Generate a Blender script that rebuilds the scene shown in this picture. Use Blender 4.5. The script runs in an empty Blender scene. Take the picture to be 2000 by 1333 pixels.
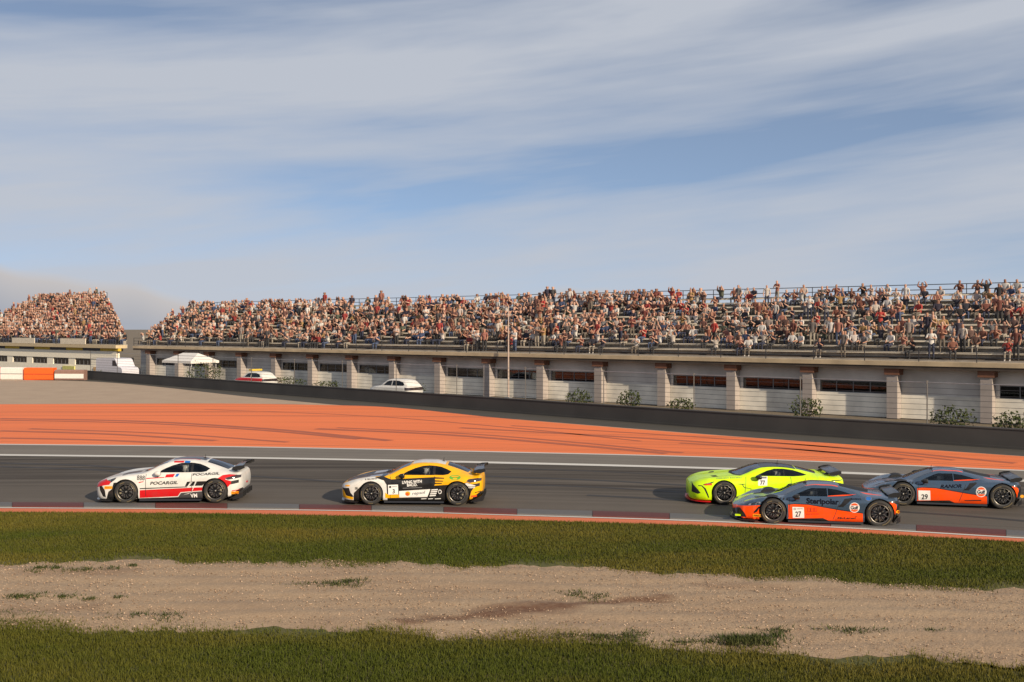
import bpy, bmesh, math, random
import numpy as np
from mathutils import Vector, Matrix
from mathutils.bvhtree import BVHTree

scene = bpy.context.scene
COL = scene.collection
R = math.radians
random.seed(7)
RNG = np.random.default_rng(7)

# ------------------------------------------------------------------ camera
F, H, YH, CX = 2100.0, 5.1, 640.0, 1000.0      # focal length and horizon in photo pixels, eye height in metres
cam_d = bpy.data.cameras.new('camera')
cam = bpy.data.objects.new('camera', cam_d); COL.objects.link(cam)
cam.location = (0, 0, H); cam.rotation_euler = (R(90), 0, 0)
cam_d.sensor_width = 36.0; cam_d.lens = 36.0 * F / 2000.0
cam_d.shift_y = -(666.5 - YH) / 2000.0
cam_d.clip_end = 6000.0; cam_d.clip_start = 0.1
scene.camera = cam

# ------------------------------------------------------------------ light
SUN_EL, SUN_AZ = R(22.0), math.atan2(0.60, -0.80)   # azimuth measured from +Y towards +X
sun_dir = Vector((math.sin(SUN_AZ) * math.cos(SUN_EL), math.cos(SUN_AZ) * math.cos(SUN_EL), math.sin(SUN_EL)))
sd = bpy.data.lights.new('sun', 'SUN'); sd.energy = 4.6; sd.angle = R(0.6); sd.color = (1.0, 0.83, 0.62)
sun = bpy.data.objects.new('sun', sd); COL.objects.link(sun)
sun.location = (60, -60, 60); sun.rotation_euler = sun_dir.to_track_quat('Z', 'Y').to_euler()

world = bpy.data.worlds.new('World'); scene.world = world; world.use_nodes = True
wn = world.node_tree; wn.nodes.clear()
def N(t, typ, **kw):
    n = t.nodes.new(typ)
    for k, v in kw.items():
        if k.startswith('i_'):
            key = k[2:]
            n.inputs[int(key) if key.isdigit() else key.replace('_', ' ')].default_value = v
        else: setattr(n, k, v)
    return n
def L(t, a, b): t.links.new(a, b)
def math_node(t, op, a, b=None, clamp=False):
    n = t.nodes.new('ShaderNodeMath'); n.operation = op; n.use_clamp = clamp
    for i, v in enumerate((a, b)):
        if v is None: continue
        if isinstance(v, (int, float)): n.inputs[i].default_value = v
        else: t.links.new(v, n.inputs[i])
    return n.outputs[0]
def ramp(t, fac, stops):
    n = t.nodes.new('ShaderNodeValToRGB'); e = n.color_ramp.elements
    while len(e) < len(stops): e.new(0.5)
    for k, (p, c) in zip(e, stops):
        k.position = p; k.color = (c, c, c, 1) if isinstance(c, (int, float)) else (*c, 1)
    t.links.new(fac, n.inputs[0]); return n.outputs[0]
def mixrgb(t, fac, a, b, blend='MIX'):
    n = t.nodes.new('ShaderNodeMix'); n.data_type = 'RGBA'; n.blend_type = blend
    for k, v in ((0, fac), (6, a), (7, b)):
        if isinstance(v, (int, float)): n.inputs[k].default_value = v
        elif isinstance(v, tuple): n.inputs[k].default_value = (*v, 1)
        else: t.links.new(v, n.inputs[k])
    return n.outputs[2]

SKY = 0.11
sky = N(wn, 'ShaderNodeTexSky', sky_type='NISHITA', sun_disc=False, sun_elevation=SUN_EL, sun_rotation=SUN_AZ,
        air_density=1.0, dust_density=0.5, ozone_density=2.0)
tc = N(wn, 'ShaderNodeTexCoord'); sep = N(wn, 'ShaderNodeSeparateXYZ'); L(wn, tc.outputs['Generated'], sep.inputs[0])
X_, Y_, Z_ = sep.outputs
sv_ = N(wn, 'ShaderNodeCombineXYZ'); L(wn, X_, sv_.inputs[0]); L(wn, Y_, sv_.inputs[1])
L(wn, math_node(wn, 'ADD', math_node(wn, 'MULTIPLY', Z_, 1.5), 0.16), sv_.inputs[2]); L(wn, sv_.outputs[0], sky.inputs[0])
def sky_noise(sx, sy, sz, tilt, scale, detail, off):
    c = N(wn, 'ShaderNodeCombineXYZ')
    L(wn, math_node(wn, 'MULTIPLY', X_, sx), c.inputs[0])
    L(wn, math_node(wn, 'MULTIPLY', Y_, sy), c.inputs[1])
    zz = math_node(wn, 'SUBTRACT', math_node(wn, 'MULTIPLY', Z_, sz), math_node(wn, 'MULTIPLY', X_, tilt))
    L(wn, math_node(wn, 'ADD', zz, off), c.inputs[2])
    n = N(wn, 'ShaderNodeTexNoise', i_Scale=scale, i_Detail=detail, i_Roughness=0.55, i_Distortion=0.2)
    L(wn, c.outputs[0], n.inputs['Vector']); return n.outputs[0]
veil = sky_noise(1.3, 1.3, 10.5, 1.1, 1.2, 5.0, 12.6)
wisp = sky_noise(2.0, 2.0, 22.0, 2.6, 1.1, 6.0, 9.2)
vf = math_node(wn, 'ADD', math_node(wn, 'MULTIPLY', veil, 0.72), math_node(wn, 'MULTIPLY', wisp, 0.28))
vf = ramp(wn, vf, [(0.375, 0.20), (0.47, 0.58), (0.59, 0.95)])
k = 1.0 / SKY
col = mixrgb(wn, vf, sky.outputs[0], (0.40 * k, 0.425 * k, 0.475 * k))
# low bank of cloud along the horizon
lowh = sky_noise(2.6, 2.6, 0.0, 0.0, 1.15, 3.0, 3.7)
top = math_node(wn, 'SUBTRACT', math_node(wn, 'MULTIPLY', math_node(wn, 'SUBTRACT', lowh, 0.38), 0.26), math_node(wn, 'MULTIPLY', math_node(wn, 'ADD', X_, 0.06), 0.115))
dlt = math_node(wn, 'MULTIPLY', math_node(wn, 'SUBTRACT', top, Z_), 110.0, clamp=True)
low = math_node(wn, 'MULTIPLY', dlt, 0.85)
body = mixrgb(wn, math_node(wn, 'MULTIPLY', math_node(wn, 'SUBTRACT', top, Z_), 26.0, clamp=True),
              (0.47 * k, 0.43 * k, 0.405 * k), (0.29 * k, 0.30 * k, 0.335 * k))
col = mixrgb(wn, low, col, body)
bg = N(wn, 'ShaderNodeBackground'); bg.inputs[1].default_value = SKY
L(wn, col, bg.inputs[0])
wo = N(wn, 'ShaderNodeOutputWorld'); L(wn, bg.outputs[0], wo.inputs[0])

vs = scene.view_settings
vs.view_transform = 'Standard'; vs.look = 'None'; vs.gamma = 1.0; vs.exposure = 0.38; vs.use_curve_mapping = False
scene.cycles.max_bounces = 6; scene.cycles.transparent_max_bounces = 12
scene.cycles.use_adaptive_sampling = True

# ------------------------------------------------------------------ helpers
def tag(o, label=None, cat=None, group=None, kind=None):
    if label: o['label'] = label
    if cat: o['category'] = cat
    if group: o['group'] = group
    if kind: o['kind'] = kind
    return o
def empty(name, loc=(0, 0, 0), rz=0.0, parent=None):
    o = bpy.data.objects.new(name, None); COL.objects.link(o); o.location = loc; o.rotation_euler = (0, 0, rz)
    o.empty_display_size = 0.2
    if parent: o.parent = parent
    return o
def obj(name, me, mats=None, parent=None):
    if mats is not None:
        for m in (mats if isinstance(mats, (list, tuple)) else [mats]): me.materials.append(m)
    o = bpy.data.objects.new(name, me); COL.objects.link(o)
    if parent: o.parent = parent
    return o
class MB:
    """collects boxes, tubes and lathes into one mesh"""
    def __init__(s): s.v = []; s.f = []; s.m = []
    def add(s, vs, fs, m=0):
        b = len(s.v); s.v += [tuple(p) for p in vs]
        s.f += [tuple(b + i for i in f) for f in fs]; s.m += [m] * len(fs); return s
    def box(s, x0, x1, y0, y1, z0, z1, m=0, M=None):
        p = [Vector((x, y, z)) for z in (z0, z1) for y in (y0, y1) for x in (x0, x1)]
        if M is not None: p = [M @ q for q in p]
        return s.add(p, [(0, 2, 3, 1), (4, 5, 7, 6), (0, 1, 5, 4), (2, 6, 7, 3), (0, 4, 6, 2), (1, 3, 7, 5)], m)
    def hexa(s, p, m=0):    # eight corners in box order
        return s.add(p, [(0, 2, 3, 1), (4, 5, 7, 6), (0, 1, 5, 4), (2, 6, 7, 3), (0, 4, 6, 2), (1, 3, 7, 5)], m)
    def tube(s, pts, r, n=8, m=0, cap=True):
        pts = [Vector(p) for p in pts]; rr = r if isinstance(r, (list, tuple)) else [r] * len(pts)
        rings = []
        for i, p in enumerate(pts):
            d = (pts[min(i + 1, len(pts) - 1)] - pts[max(i - 1, 0)]).normalized()
            a = d.orthogonal().normalized() if abs(d.z) > 0.9 else Vector((0, 0, 1)).cross(d).normalized()
            b = d.cross(a)
            rings.append([p + (a * math.cos(t) + b * math.sin(t)) * rr[i] for t in [2 * math.pi * j / n for j in range(n)]])
        fs = []
        for i in range(len(pts) - 1):
            for j in range(n):
                fs.append((i * n + j, i * n + (j + 1) % n, (i + 1) * n + (j + 1) % n, (i + 1) * n + j))
        if cap: fs += [tuple(range(n))[::-1], tuple((len(pts) - 1) * n + j for j in range(n))]
        return s.add([p for r_ in rings for p in r_], fs, m)
    def lathe_y(s, prof, n=40, m=0, cy=(0, 0)):   # profile of (radius, y), spun about the y axis
        vs = []; k = len(prof)
        for j in range(n):
            t = 2 * math.pi * j / n
            for r, y in prof: vs.append((cy[0] + r * math.cos(t), y, cy[1] + r * math.sin(t)))
        fs = [(j * k + i, j * k + i + 1, ((j + 1) % n) * k + i + 1, ((j + 1) % n) * k + i) for j in range(n) for i in range(k - 1)]
        return s.add(vs, fs, m)
    def mesh(s, name, smooth=False):
        me = bpy.data.meshes.new(name); me.from_pydata(s.v, [], s.f); me.update()
        me.polygons.foreach_set('material_index', np.array(s.m, dtype=np.int32))
        if smooth: me.polygons.foreach_set('use_smooth', np.ones(len(me.polygons), dtype=bool))
        return me
    def build(s, name, mats, parent=None, smooth=False): return obj(name, s.mesh(name, smooth), mats, parent)

def pchip(xs, ys, q):
    xs = np.asarray(xs, float); ys = np.asarray(ys, float); q = np.asarray(q, float)
    h = np.diff(xs); d = np.diff(ys) / h; m = np.zeros_like(ys)
    for i in range(1, len(xs) - 1):
        if d[i - 1] * d[i] > 0:
            w1 = 2 * h[i] + h[i - 1]; w2 = h[i] + 2 * h[i - 1]
            m[i] = (w1 + w2) / (w1 / d[i - 1] + w2 / d[i])
    m[0] = d[0]; m[-1] = d[-1]
    i = np.clip(np.searchsorted(xs, q) - 1, 0, len(h) - 1); t = (q - xs[i]) / h[i]
    r = ((2 * t**3 - 3 * t**2 + 1) * ys[i] + (t**3 - 2 * t**2 + t) * h[i] * m[i] + (-2 * t**3 + 3 * t**2) * ys[i + 1] + (t**3 - t**2) * h[i] * m[i + 1])
    return np.where(q < xs[0], ys[0] + (q - xs[0]) * m[0], np.where(q > xs[-1], ys[-1] + (q - xs[-1]) * m[-1], r))

def ground_pt(px, py, z=0.0):
    Y = F * (H - z) / (py - YH); return Vector(((px - CX) * Y / F, Y, z))

# ------------------------------------------------------------------ materials
def principled(name):
    m = bpy.data.materials.new(name); m.use_nodes = True; t = m.node_tree
    return m, t, t.nodes['Principled BSDF']
def noise(t, scale, detail=4.0, rough=0.55, vec=None, dist=0.0):
    n = N(t, 'ShaderNodeTexNoise', i_Scale=scale, i_Detail=detail, i_Roughness=rough, i_Distortion=dist)
    if vec is not None: t.links.new(vec, n.inputs['Vector'])
    return n.outputs[0]
def coords(t, kind='Object', scale=None):
    c = N(t, 'ShaderNodeTexCoord').outputs[kind]
    if scale is None: return c
    m = N(t, 'ShaderNodeMapping'); m.inputs['Scale'].default_value = scale; t.links.new(c, m.inputs[0]); return m.outputs[0]
def bump(t, b, h, strength=0.3, dist=0.01):
    n = N(t, 'ShaderNodeBump', i_Strength=strength, i_Distance=dist); t.links.new(h, n.inputs['Height']); t.links.new(n.outputs[0], b.inputs['Normal'])
def plain(name, rgb, rough=0.6, metal=0.0, var=0.18, scale=6.0, bmp=0.0, coat=0.0, spec=0.5):
    m, t, b = principled(name)
    n = noise(t, scale, 5.0, vec=coords(t))
    c = mixrgb(t, ramp(t, n, [(0.3, 0.0), (0.7, 1.0)]), tuple(x * (1 - var) for x in rgb), tuple(min(1, x * (1 + var)) for x in rgb))
    t.links.new(c, b.inputs['Base Color']); b.inputs['Roughness'].default_value = rough
    b.inputs['Metallic'].default_value = metal; b.inputs['Coat Weight'].default_value = coat; b.inputs['Coat Roughness'].default_value = 0.06
    b.inputs['Specular IOR Level'].default_value = spec
    if bmp: bump(t, b, noise(t, scale * 8, 4.0, vec=coords(t)), bmp, 0.01)
    return m
def paint(name, rgb, metal=0.0, rough=0.38, coat=0.45):
    """lacquered car paint with a film of road dust and rubber"""
    m, t, b = principled(name)
    o = coords(t)
    dust = noise(t, 5.0, 6.0, 0.65, o); fine = noise(t, 60.0, 3.0, 0.6, o)
    f = math_node(t, 'MULTIPLY', ramp(t, dust, [(0.42, 0.0), (0.75, 0.28)]), ramp(t, fine, [(0.3, 0.5), (0.7, 1.0)]))
    t.links.new(mixrgb(t, f, rgb, (0.10, 0.085, 0.07)), b.inputs['Base Color'])
    b.inputs['Metallic'].default_value = metal; b.inputs['Coat Weight'].default_value = coat; b.inputs['Coat Roughness'].default_value = 0.07; b.inputs['Specular IOR Level'].default_value = 0.15
    t.links.new(math_node(t, 'ADD', math_node(t, 'MULTIPLY', f, 0.5), rough), b.inputs['Roughness'])
    return m
MAT = {}
P = lambda n, *a, **k: MAT.setdefault(n, paint('paint_' + n, *a, **k))
P('white', (0.62, 0.61, 0.575)); P('red', (0.52, 0.008, 0.012)); P('black', (0.012, 0.012, 0.013)); P('grey', (0.055, 0.055, 0.06))
P('navy', (0.012, 0.016, 0.035)); P('blue', (0.02, 0.13, 0.42)); P('yellow', (0.80, 0.40, 0.004)); P('lime', (0.60, 0.90, 0.004), rough=0.45)
P('steel', (0.060, 0.102, 0.160), metal=0.45, rough=0.26, coat=0.7); P('orange', (0.88, 0.075, 0.003)); P('green', (0.09, 0.34, 0.03))
P('silver', (0.45, 0.45, 0.48), metal=0.4)
MAT['decal_white'] = plain('decal_white', (0.72, 0.71, 0.68), 0.5, var=0.06); MAT['decal_black'] = plain('decal_black', (0.012, 0.012, 0.014), 0.5)
MAT['decal_yellow'] = plain('decal_yellow', (0.82, 0.36, 0.01), 0.5, var=0.08); MAT['decal_orange'] = plain('decal_orange', (0.75, 0.09, 0.01), 0.5)
MAT['decal_navy'] = plain('decal_navy', (0.004, 0.005, 0.012), 0.6, spec=0.1); MAT['decal_red'] = plain('decal_red', (0.42, 0.02, 0.01), 0.5)
MAT['decal_green'] = plain('decal_green', (0.10, 0.36, 0.03), 0.5); MAT['decal_grey'] = plain('decal_grey', (0.17, 0.17, 0.18), 0.5)
MAT['rubber'] = plain('rubber', (0.018, 0.017, 0.016), 0.75, scale=20, bmp=0.1); MAT['carbon'] = plain('carbon', (0.014, 0.014, 0.015), 0.35, coat=0.5, scale=40)
MAT['trim'] = plain('trim', (0.010, 0.010, 0.011), 0.7); MAT['gunmetal'] = plain('gunmetal', (0.022, 0.022, 0.024), 0.45, metal=0.5)
MAT['lip'] = plain('rim_lip', (0.20, 0.19, 0.17), 0.35, metal=0.9); MAT['disc'] = plain('brake_disc', (0.20, 0.19, 0.18), 0.4, metal=0.8)
MAT['caliper'] = plain('caliper', (0.28, 0.25, 0.17), 0.4, metal=0.3); MAT['tyre_band'] = plain('tyre_band', (0.11, 0.085, 0.04), 0.7)
MAT['suit'] = plain('race_suit', (0.5, 0.48, 0.45), 0.8); MAT['helmet'] = plain('helmet', (0.55, 0.54, 0.5), 0.25, coat=0.6); MAT['visor'] = plain('visor', (0.02, 0.02, 0.03), 0.1)
MAT['cage'] = plain('roll_cage', (0.16, 0.16, 0.17), 0.5); MAT['taillight'] = plain('taillight', (0.035, 0.022, 0.022), 0.12, coat=1.0, var=0.3)
MAT['rain_light'] = plain('rain_light', (0.35, 0.01, 0.02), 0.3)
def lamp_mat():
    m, t, b = principled('headlight_lens'); n = noise(t, 14.0, 2.0, vec=coords(t))
    t.links.new(ramp(t, n, [(0.48, (0.01, 0.011, 0.014)), (0.62, (0.22, 0.24, 0.28))]), b.inputs['Base Color'])
    b.inputs['Roughness'].default_value = 0.15; b.inputs['Coat Weight'].default_value = 1.0; return m
MAT['headlight'] = lamp_mat()
def glass_mat(name, tint):
    m = bpy.data.materials.new(name); m.use_nodes = True; t = m.node_tree; t.nodes.clear()
    tr = N(t, 'ShaderNodeBsdfTransparent'); tr.inputs[0].default_value = (*tint, 1)
    gl = N(t, 'ShaderNodeBsdfGlossy'); gl.inputs['Roughness'].default_value = 0.03; gl.inputs[0].default_value = (0.9, 0.95, 1, 1)
    fr = N(t, 'ShaderNodeFresnel'); fr.inputs[0].default_value = 1.5
    mx = N(t, 'ShaderNodeMixShader'); L(t, fr.outputs[0], mx.inputs[0]); L(t, tr.outputs[0], mx.inputs[1]); L(t, gl.outputs[0], mx.inputs[2])
    L(t, mx.outputs[0], N(t, 'ShaderNodeOutputMaterial').inputs[0]); return m
MAT['glass'] = glass_mat('car_glass', (0.66, 0.68, 0.68)); MAT['glass_dark'] = glass_mat('tinted_glass', (0.20, 0.21, 0.22)); MAT['window'] = glass_mat('window_glass', (0.5, 0.52, 0.52))
# ------------------------------------------------------------------ ground, track and run-off
def boundary(pts, n=160, ext=70.0, wig=0.0):
    """photo points along one painted or natural edge -> a line on the ground, carried on past the frame"""
    px = np.linspace(pts[0][0], pts[-1][0], n); py = pchip([p[0] for p in pts], [p[1] for p in pts], px)
    w = [ground_pt(a, b) for a, b in zip(px, py)]
    if wig:
        for q in w: q.y += wig * (math.sin(q.x * 1.3) * .5 + math.sin(q.x * 3.1 + 1.7) * .35 + math.sin(q.x * 7.3 + .4) * .25 + random.uniform(-.3, .3))
    a = (w[0] - w[6]).normalized(); b = (w[-1] - w[-7]).normalized()
    return [w[0] + a * ext, w[0] + a * ext * .4, w[0] + a * ext * .12] + w + [w[-1] + b * ext * .12, w[-1] + b * ext * .4, w[-1] + b * ext]
XS = (0, 400, 700, 1000, 1350, 1650, 2000)
def bl(*ys, wig=0.0): return boundary(list(zip(XS, ys)), wig=wig)
B = {
 'near': [Vector((x, -12.0, 0)) for x in np.linspace(-75, 75, 166)],
 'g1': bl(1234, 1229, 1233, 1251, 1268, 1281, 1300, wig=.22),      # near grass to gravel
 'g2': bl(1102, 1097, 1099, 1107, 1120, 1136, 1153, wig=.3),      # gravel to verge grass
 'g3': bl(1001, 1004, 1009, 1017, 1027, 1041, 1060),      # verge grass to painted strip
 'k0': bl(993.5, 996, 999.5, 1008, 1019, 1033, 1053),     # strip to white line
 'k1': bl(992, 994.5, 998, 1006.5, 1017, 1031, 1051),     # white line to kerb
 'k2': bl(981, 983, 987, 994, 1004, 1018, 1037),          # kerb to asphalt
 't1': bl(890.5, 895, 900, 906.5, 915.5, 926, 941.5),     # far white line, near edge
 't2': bl(887.5, 892, 897, 903, 912, 922, 937.5),
 't3': bl(869.0, 873, 878, 884.5, 893, 905, 920.5),       # asphalt to orange, thin line
 't4': bl(867.5, 871.5, 876.5, 883, 891.5, 903.5, 918.5),
 'o1': bl(790, 788.5, 793, 819, 847, 868, 892),           # orange to apron
}
def sheet(name, a, b, mat, z, rows=1, kind='structure'):
    n = len(a); vs = []; uv = []; u = 0.0
    for i in range(n):
        if i: u += ((a[i] - a[i - 1]).length + (b[i] - b[i - 1]).length) / 2
        d = (b[i] - a[i]).length
        for r in range(rows + 1):
            p = a[i].lerp(b[i], r / rows); vs.append((p.x, p.y, z)); uv.append((u, d * r / rows, r / rows))
    k = rows + 1
    fs = [(i * k + r, (i + 1) * k + r, (i + 1) * k + r + 1, i * k + r + 1) for i in range(n - 1) for r in range(rows)]
    me = bpy.data.meshes.new(name); me.from_pydata(vs, [], fs); me.update()
    l = me.uv_layers.new(name='UVMap'); li = np.zeros(len(me.loops), dtype=np.int32); me.loops.foreach_get('vertex_index', li)
    l.data.foreach_set('uv', np.array([(a_, b_) for a_, b_, c_ in uv])[li].ravel())
    at = me.attributes.new('across', 'FLOAT', 'POINT'); at.data.foreach_set('value', np.array([c_ for a_, b_, c_ in uv]))
    o = obj(name, me, mat); o['kind'] = kind; return o
def streaks(t, su, sv, detail=5.0, dist=0.3):
    return noise(t, 1.0, detail, 0.6, coords(t, 'UV', (su, sv, 1.0)), dist)
def asphalt(name, base, rubber=0.0, warm=(1, 1, 1)):
    m, t, b = principled(name)
    o = coords(t)
    agg = noise(t, 45.0, 4.0, 0.7, o); big = noise(t, 0.35, 4.0, 0.55, o)
    s1 = streaks(t, 0.035, 2.2); s2 = streaks(t, 0.018, 6.0, 3.0, 0.8)
    c0 = tuple(base * w for w in warm)
    c = mixrgb(t, ramp(t, agg, [(0.25, 0), (0.75, 1)]), tuple(x * .68 for x in c0), tuple(x * 1.35 for x in c0))
    c = mixrgb(t, math_node(t, 'MULTIPLY', ramp(t, big, [(0.35, 0), (0.65, 1)]), 0.5), c, tuple(x * .8 for x in c0))
    if rubber:
        at = N(t, 'ShaderNodeAttribute', attribute_name='across')
        lane = ramp(t, at.outputs['Fac'], [(0.0, 0.5), (0.10, 0.12), (0.22, 0.30), (0.40, 0.95), (0.62, 1.0), (0.85, 0.75), (1.0, 0.55)])
        f = math_node(t, 'MULTIPLY', lane, ramp(t, s1, [(0.36, 0.05), (0.62, 1.0)]))
        f = math_node(t, 'ADD', f, math_node(t, 'MULTIPLY', ramp(t, s2, [(0.60, 0), (0.66, 1)]), 0.55), clamp=True)
        c = mixrgb(t, math_node(t, 'MULTIPLY', f, rubber), c, (0.036, 0.030, 0.025))
    else:
        c = mixrgb(t, math_node(t, 'MULTIPLY', ramp(t, s1, [(0.42, 0), (0.7, 1)]), 0.4), c, tuple(x * .55 for x in c0))
    t.links.new(c, b.inputs['Base Color']); b.inputs['Roughness'].default_value = 0.82; b.inputs['Specular IOR Level'].default_value = 0.12
    bump(t, b, noise(t, 130.0, 3.0, 0.7, o), 0.25, 0.006); return m
def painted(name, rgb, dirt=0.5):
    m, t, b = principled(name); o = coords(t)
    s1 = streaks(t, 0.03, 1.6, 6.0, 0.5); s2 = streaks(t, 0.014, 3.4, 4.0, 1.2); s3 = streaks(t, 0.05, 0.35, 4.0)
    c = mixrgb(t, ramp(t, noise(t, 30.0, 4.0, 0.7, o), [(0.3, 0), (0.7, 1)]), tuple(x * .86 for x in rgb), tuple(min(1, x * 1.1) for x in rgb))
    c = mixrgb(t, math_node(t, 'MULTIPLY', ramp(t, s3, [(0.35, 0), (0.7, 1)]), 0.35), c, tuple(x * .72 for x in rgb))
    f = math_node(t, 'ADD', math_node(t, 'MULTIPLY', ramp(t, s1, [(0.54, 0), (0.76, 1)]), 0.45 * dirt), math_node(t, 'MULTIPLY', ramp(t, s2, [(0.585, 0), (0.61, 0.8), (0.64, 0.5), (0.68, 0)]), 0.75 * dirt), clamp=True)
    c = mixrgb(t, f, c, (0.035, 0.022, 0.018))
    t.links.new(c, b.inputs['Base Color']); b.inputs['Roughness'].default_value = 0.7
    bump(t, b, noise(t, 120.0, 3.0, 0.7, o), 0.15, 0.004); return m
def soil(name, c1, c2, c3):
    m, t, b = principled(name); o = coords(t)
    c = mixrgb(t, ramp(t, noise(t, 0.5, 6.0, 0.6, o), [(0.35, 0), (0.65, 1)]), c1, c2)
    c = mixrgb(t, ramp(t, noise(t, 9.0, 5.0, 0.7, o), [(0.4, 0), (0.7, 0.8)]), c, c3)
    t.links.new(c, b.inputs['Base Color']); b.inputs['Roughness'].default_value = 0.95; bump(t, b, noise(t, 40.0, 5.0, 0.7, o), 0.5, 0.02); return m

M_soil = soil('turf_soil', (0.075, 0.078, 0.012), (0.125, 0.10, 0.025), (0.055, 0.06, 0.010))
gm = MB().add([(-900, -300, -0.03), (900, -300, -0.03), (900, 2500, -0.03), (-900, 2500, -0.03)], [(0, 1, 2, 3)]).build('ground', soil('dry_ground', (0.16, 0.12, 0.08), (0.21, 0.16, 0.11), (0.10, 0.09, 0.05)))
gm['kind'] = 'structure'
sheet('turf', B['near'], B['g1'], M_soil, 0.0, 2)
sheet('turf', B['g2'], B['g3'], M_soil, 0.0, 2)

# gravel trap: a fine sheet with dirt and damp marks of their own shape, raked ripples in relief
def gravel_mat():
    m, t, b = principled('gravel'); o = coords(t)
    v = N(t, 'ShaderNodeTexVoronoi', i_Scale=26.0); t.links.new(o, v.inputs['Vector'])
    c = mixrgb(t, ramp(t, noise(t, 33.0, 3.0, 0.7, o), [(0.3, 0), (0.7, 1)]), (0.265, 0.180, 0.105), (0.42, 0.30, 0.188))
    c = mixrgb(t, 0.35, c, mixrgb(t, v.outputs['Color'], (0.19, 0.128, 0.075), (0.44, 0.32, 0.205)))
    c = mixrgb(t, math_node(t, 'MULTIPLY', ramp(t, noise(t, 0.45, 5.0, 0.6, o), [(0.4, 0), (0.7, 1)]), 0.4), c, (0.22, 0.135, 0.08))
    a = N(t, 'ShaderNodeAttribute', attribute_name='dirt')
    f = math_node(t, 'MULTIPLY', a.outputs['Fac'], ramp(t, noise(t, 7.0, 5.0, 0.7, o), [(0.3, 0.65), (0.6, 1.0)]))
    c = mixrgb(t, f, c, (0.12, 0.052, 0.022))
    t.links.new(c, b.inputs['Base Color']); b.inputs['Roughness'].default_value = 0.95
    h = math_node(t, 'ADD', math_node(t, 'MULTIPLY', v.outputs['Distance'], -0.6), noise(t, 6.0, 5.0, 0.6, o))
    bump(t, b, h, 0.4, 0.02); return m
def polydist(P2, line):
    best = np.full(len(P2), 1e9)
    for a, b in zip(line[:-1], line[1:]):
        a = np.array(a[:2]); b = np.array(b[:2]); ab = b - a
        t = np.clip(((P2 - a) @ ab) / (ab @ ab), 0, 1); best = np.minimum(best, np.linalg.norm(P2 - (a + t[:, None] * ab), axis=1))
    return best
def gravel_sheet():
    a, b = B['g1'], B['g2']; n = 460; rows = 60
    def res(l):
        d = np.array([0] + [(l[i] - l[i - 1]).length for i in range(1, len(l))]).cumsum(); q = np.linspace(0, len(l) - 1, n)
        arr = np.array([(p.x, p.y) for p in l]); return np.stack([np.interp(q, np.arange(len(l)), arr[:, k]) for k in (0, 1)], 1)
    A, Bb = res(a), res(b); t = np.linspace(-0.01, 1.01, rows + 1)
    V = (A[:, None] * (1 - t)[None, :, None] + Bb[:, None] * t[None, :, None]).reshape(-1, 2)
    rip = 0.009 * np.sin(V[:, 1] * 9 + np.sin(V[:, 0] * .7) * 1.3) + 0.02 * np.sin(V[:, 0] * 1.1 + V[:, 1] * 2.3) * np.sin(V[:, 1] * 1.7)
    rip += RNG.normal(0, 0.003, len(V))
    edge = np.clip(np.minimum(np.tile(t, n), 1 - np.tile(t, n)) * 8, 0, 1)
    z = 0.003 + (0.027 + rip) * edge
    k = rows + 1
    me = bpy.data.meshes.new('gravel_trap')
    me.from_pydata(np.column_stack([V, z]).tolist(), [], [(i * k + r, (i + 1) * k + r, (i + 1) * k + r + 1, i * k + r + 1) for i in range(n - 1) for r in range(rows)])
    d = np.zeros(len(V))
    for pts, w, s in (([(790, 1216), (900, 1207), (980, 1196), (1080, 1187), (1180, 1180), (1300, 1171)], 0.20, 0.9), ([(960, 1200), (1020, 1194), (1090, 1189)], 0.42, 1.0),
                      ([(1380, 1145), (1520, 1152)], 0.25, 0.35), ([(40, 1195), (180, 1185)], 0.3, 0.35), ([(60, 1120), (240, 1118)], 0.4, 0.3)):
        dd = polydist(V, [ground_pt(*p) for p in pts]) + 0.10 * np.sin(V[:, 0] * 5) * np.sin(V[:, 1] * 11)
        d = np.maximum(d, s * np.clip(1.4 - dd / w, 0, 1))
    me.attributes.new('dirt', 'FLOAT', 'POINT').data.foreach_set('value', d)
    me.polygons.foreach_set('use_smooth', np.ones(len(me.polygons), dtype=bool))
    o = obj('gravel_trap', me, gravel_mat()); o['kind'] = 'structure'
gravel_sheet()

M_strip = painted('painted_strip', (0.62, 0.155, 0.055), 0.5)
M_line = painted('line_paint', (0.62, 0.60, 0.55), 0.35)
sheet('painted_strip', B['g3'], B['k0'], M_strip, 0.004)
sheet('track_line', B['k0'], B['k1'], M_line, 0.012)
sheet('track', B['k1'], B['t3'], asphalt('track_asphalt', 0.125, 0.85, (1.0, 0.87, 0.73)), 0.0, 12)
sheet('track_line', B['t1'], B['t2'], M_line, 0.004)
sheet('track_line', B['t3'], B['t4'], M_line, 0.004)
# the lane outside the far line is paler
sheet('track_shoulder', B['t2'], B['t3'], asphalt('shoulder_asphalt', 0.19, 0.0, (1.0, 0.90, 0.78)), 0.004, 2)
sheet('runoff', B['t4'], B['o1'], painted('runoff_orange', (0.82, 0.185, 0.040), 0.95), 0.0, 6)

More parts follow.
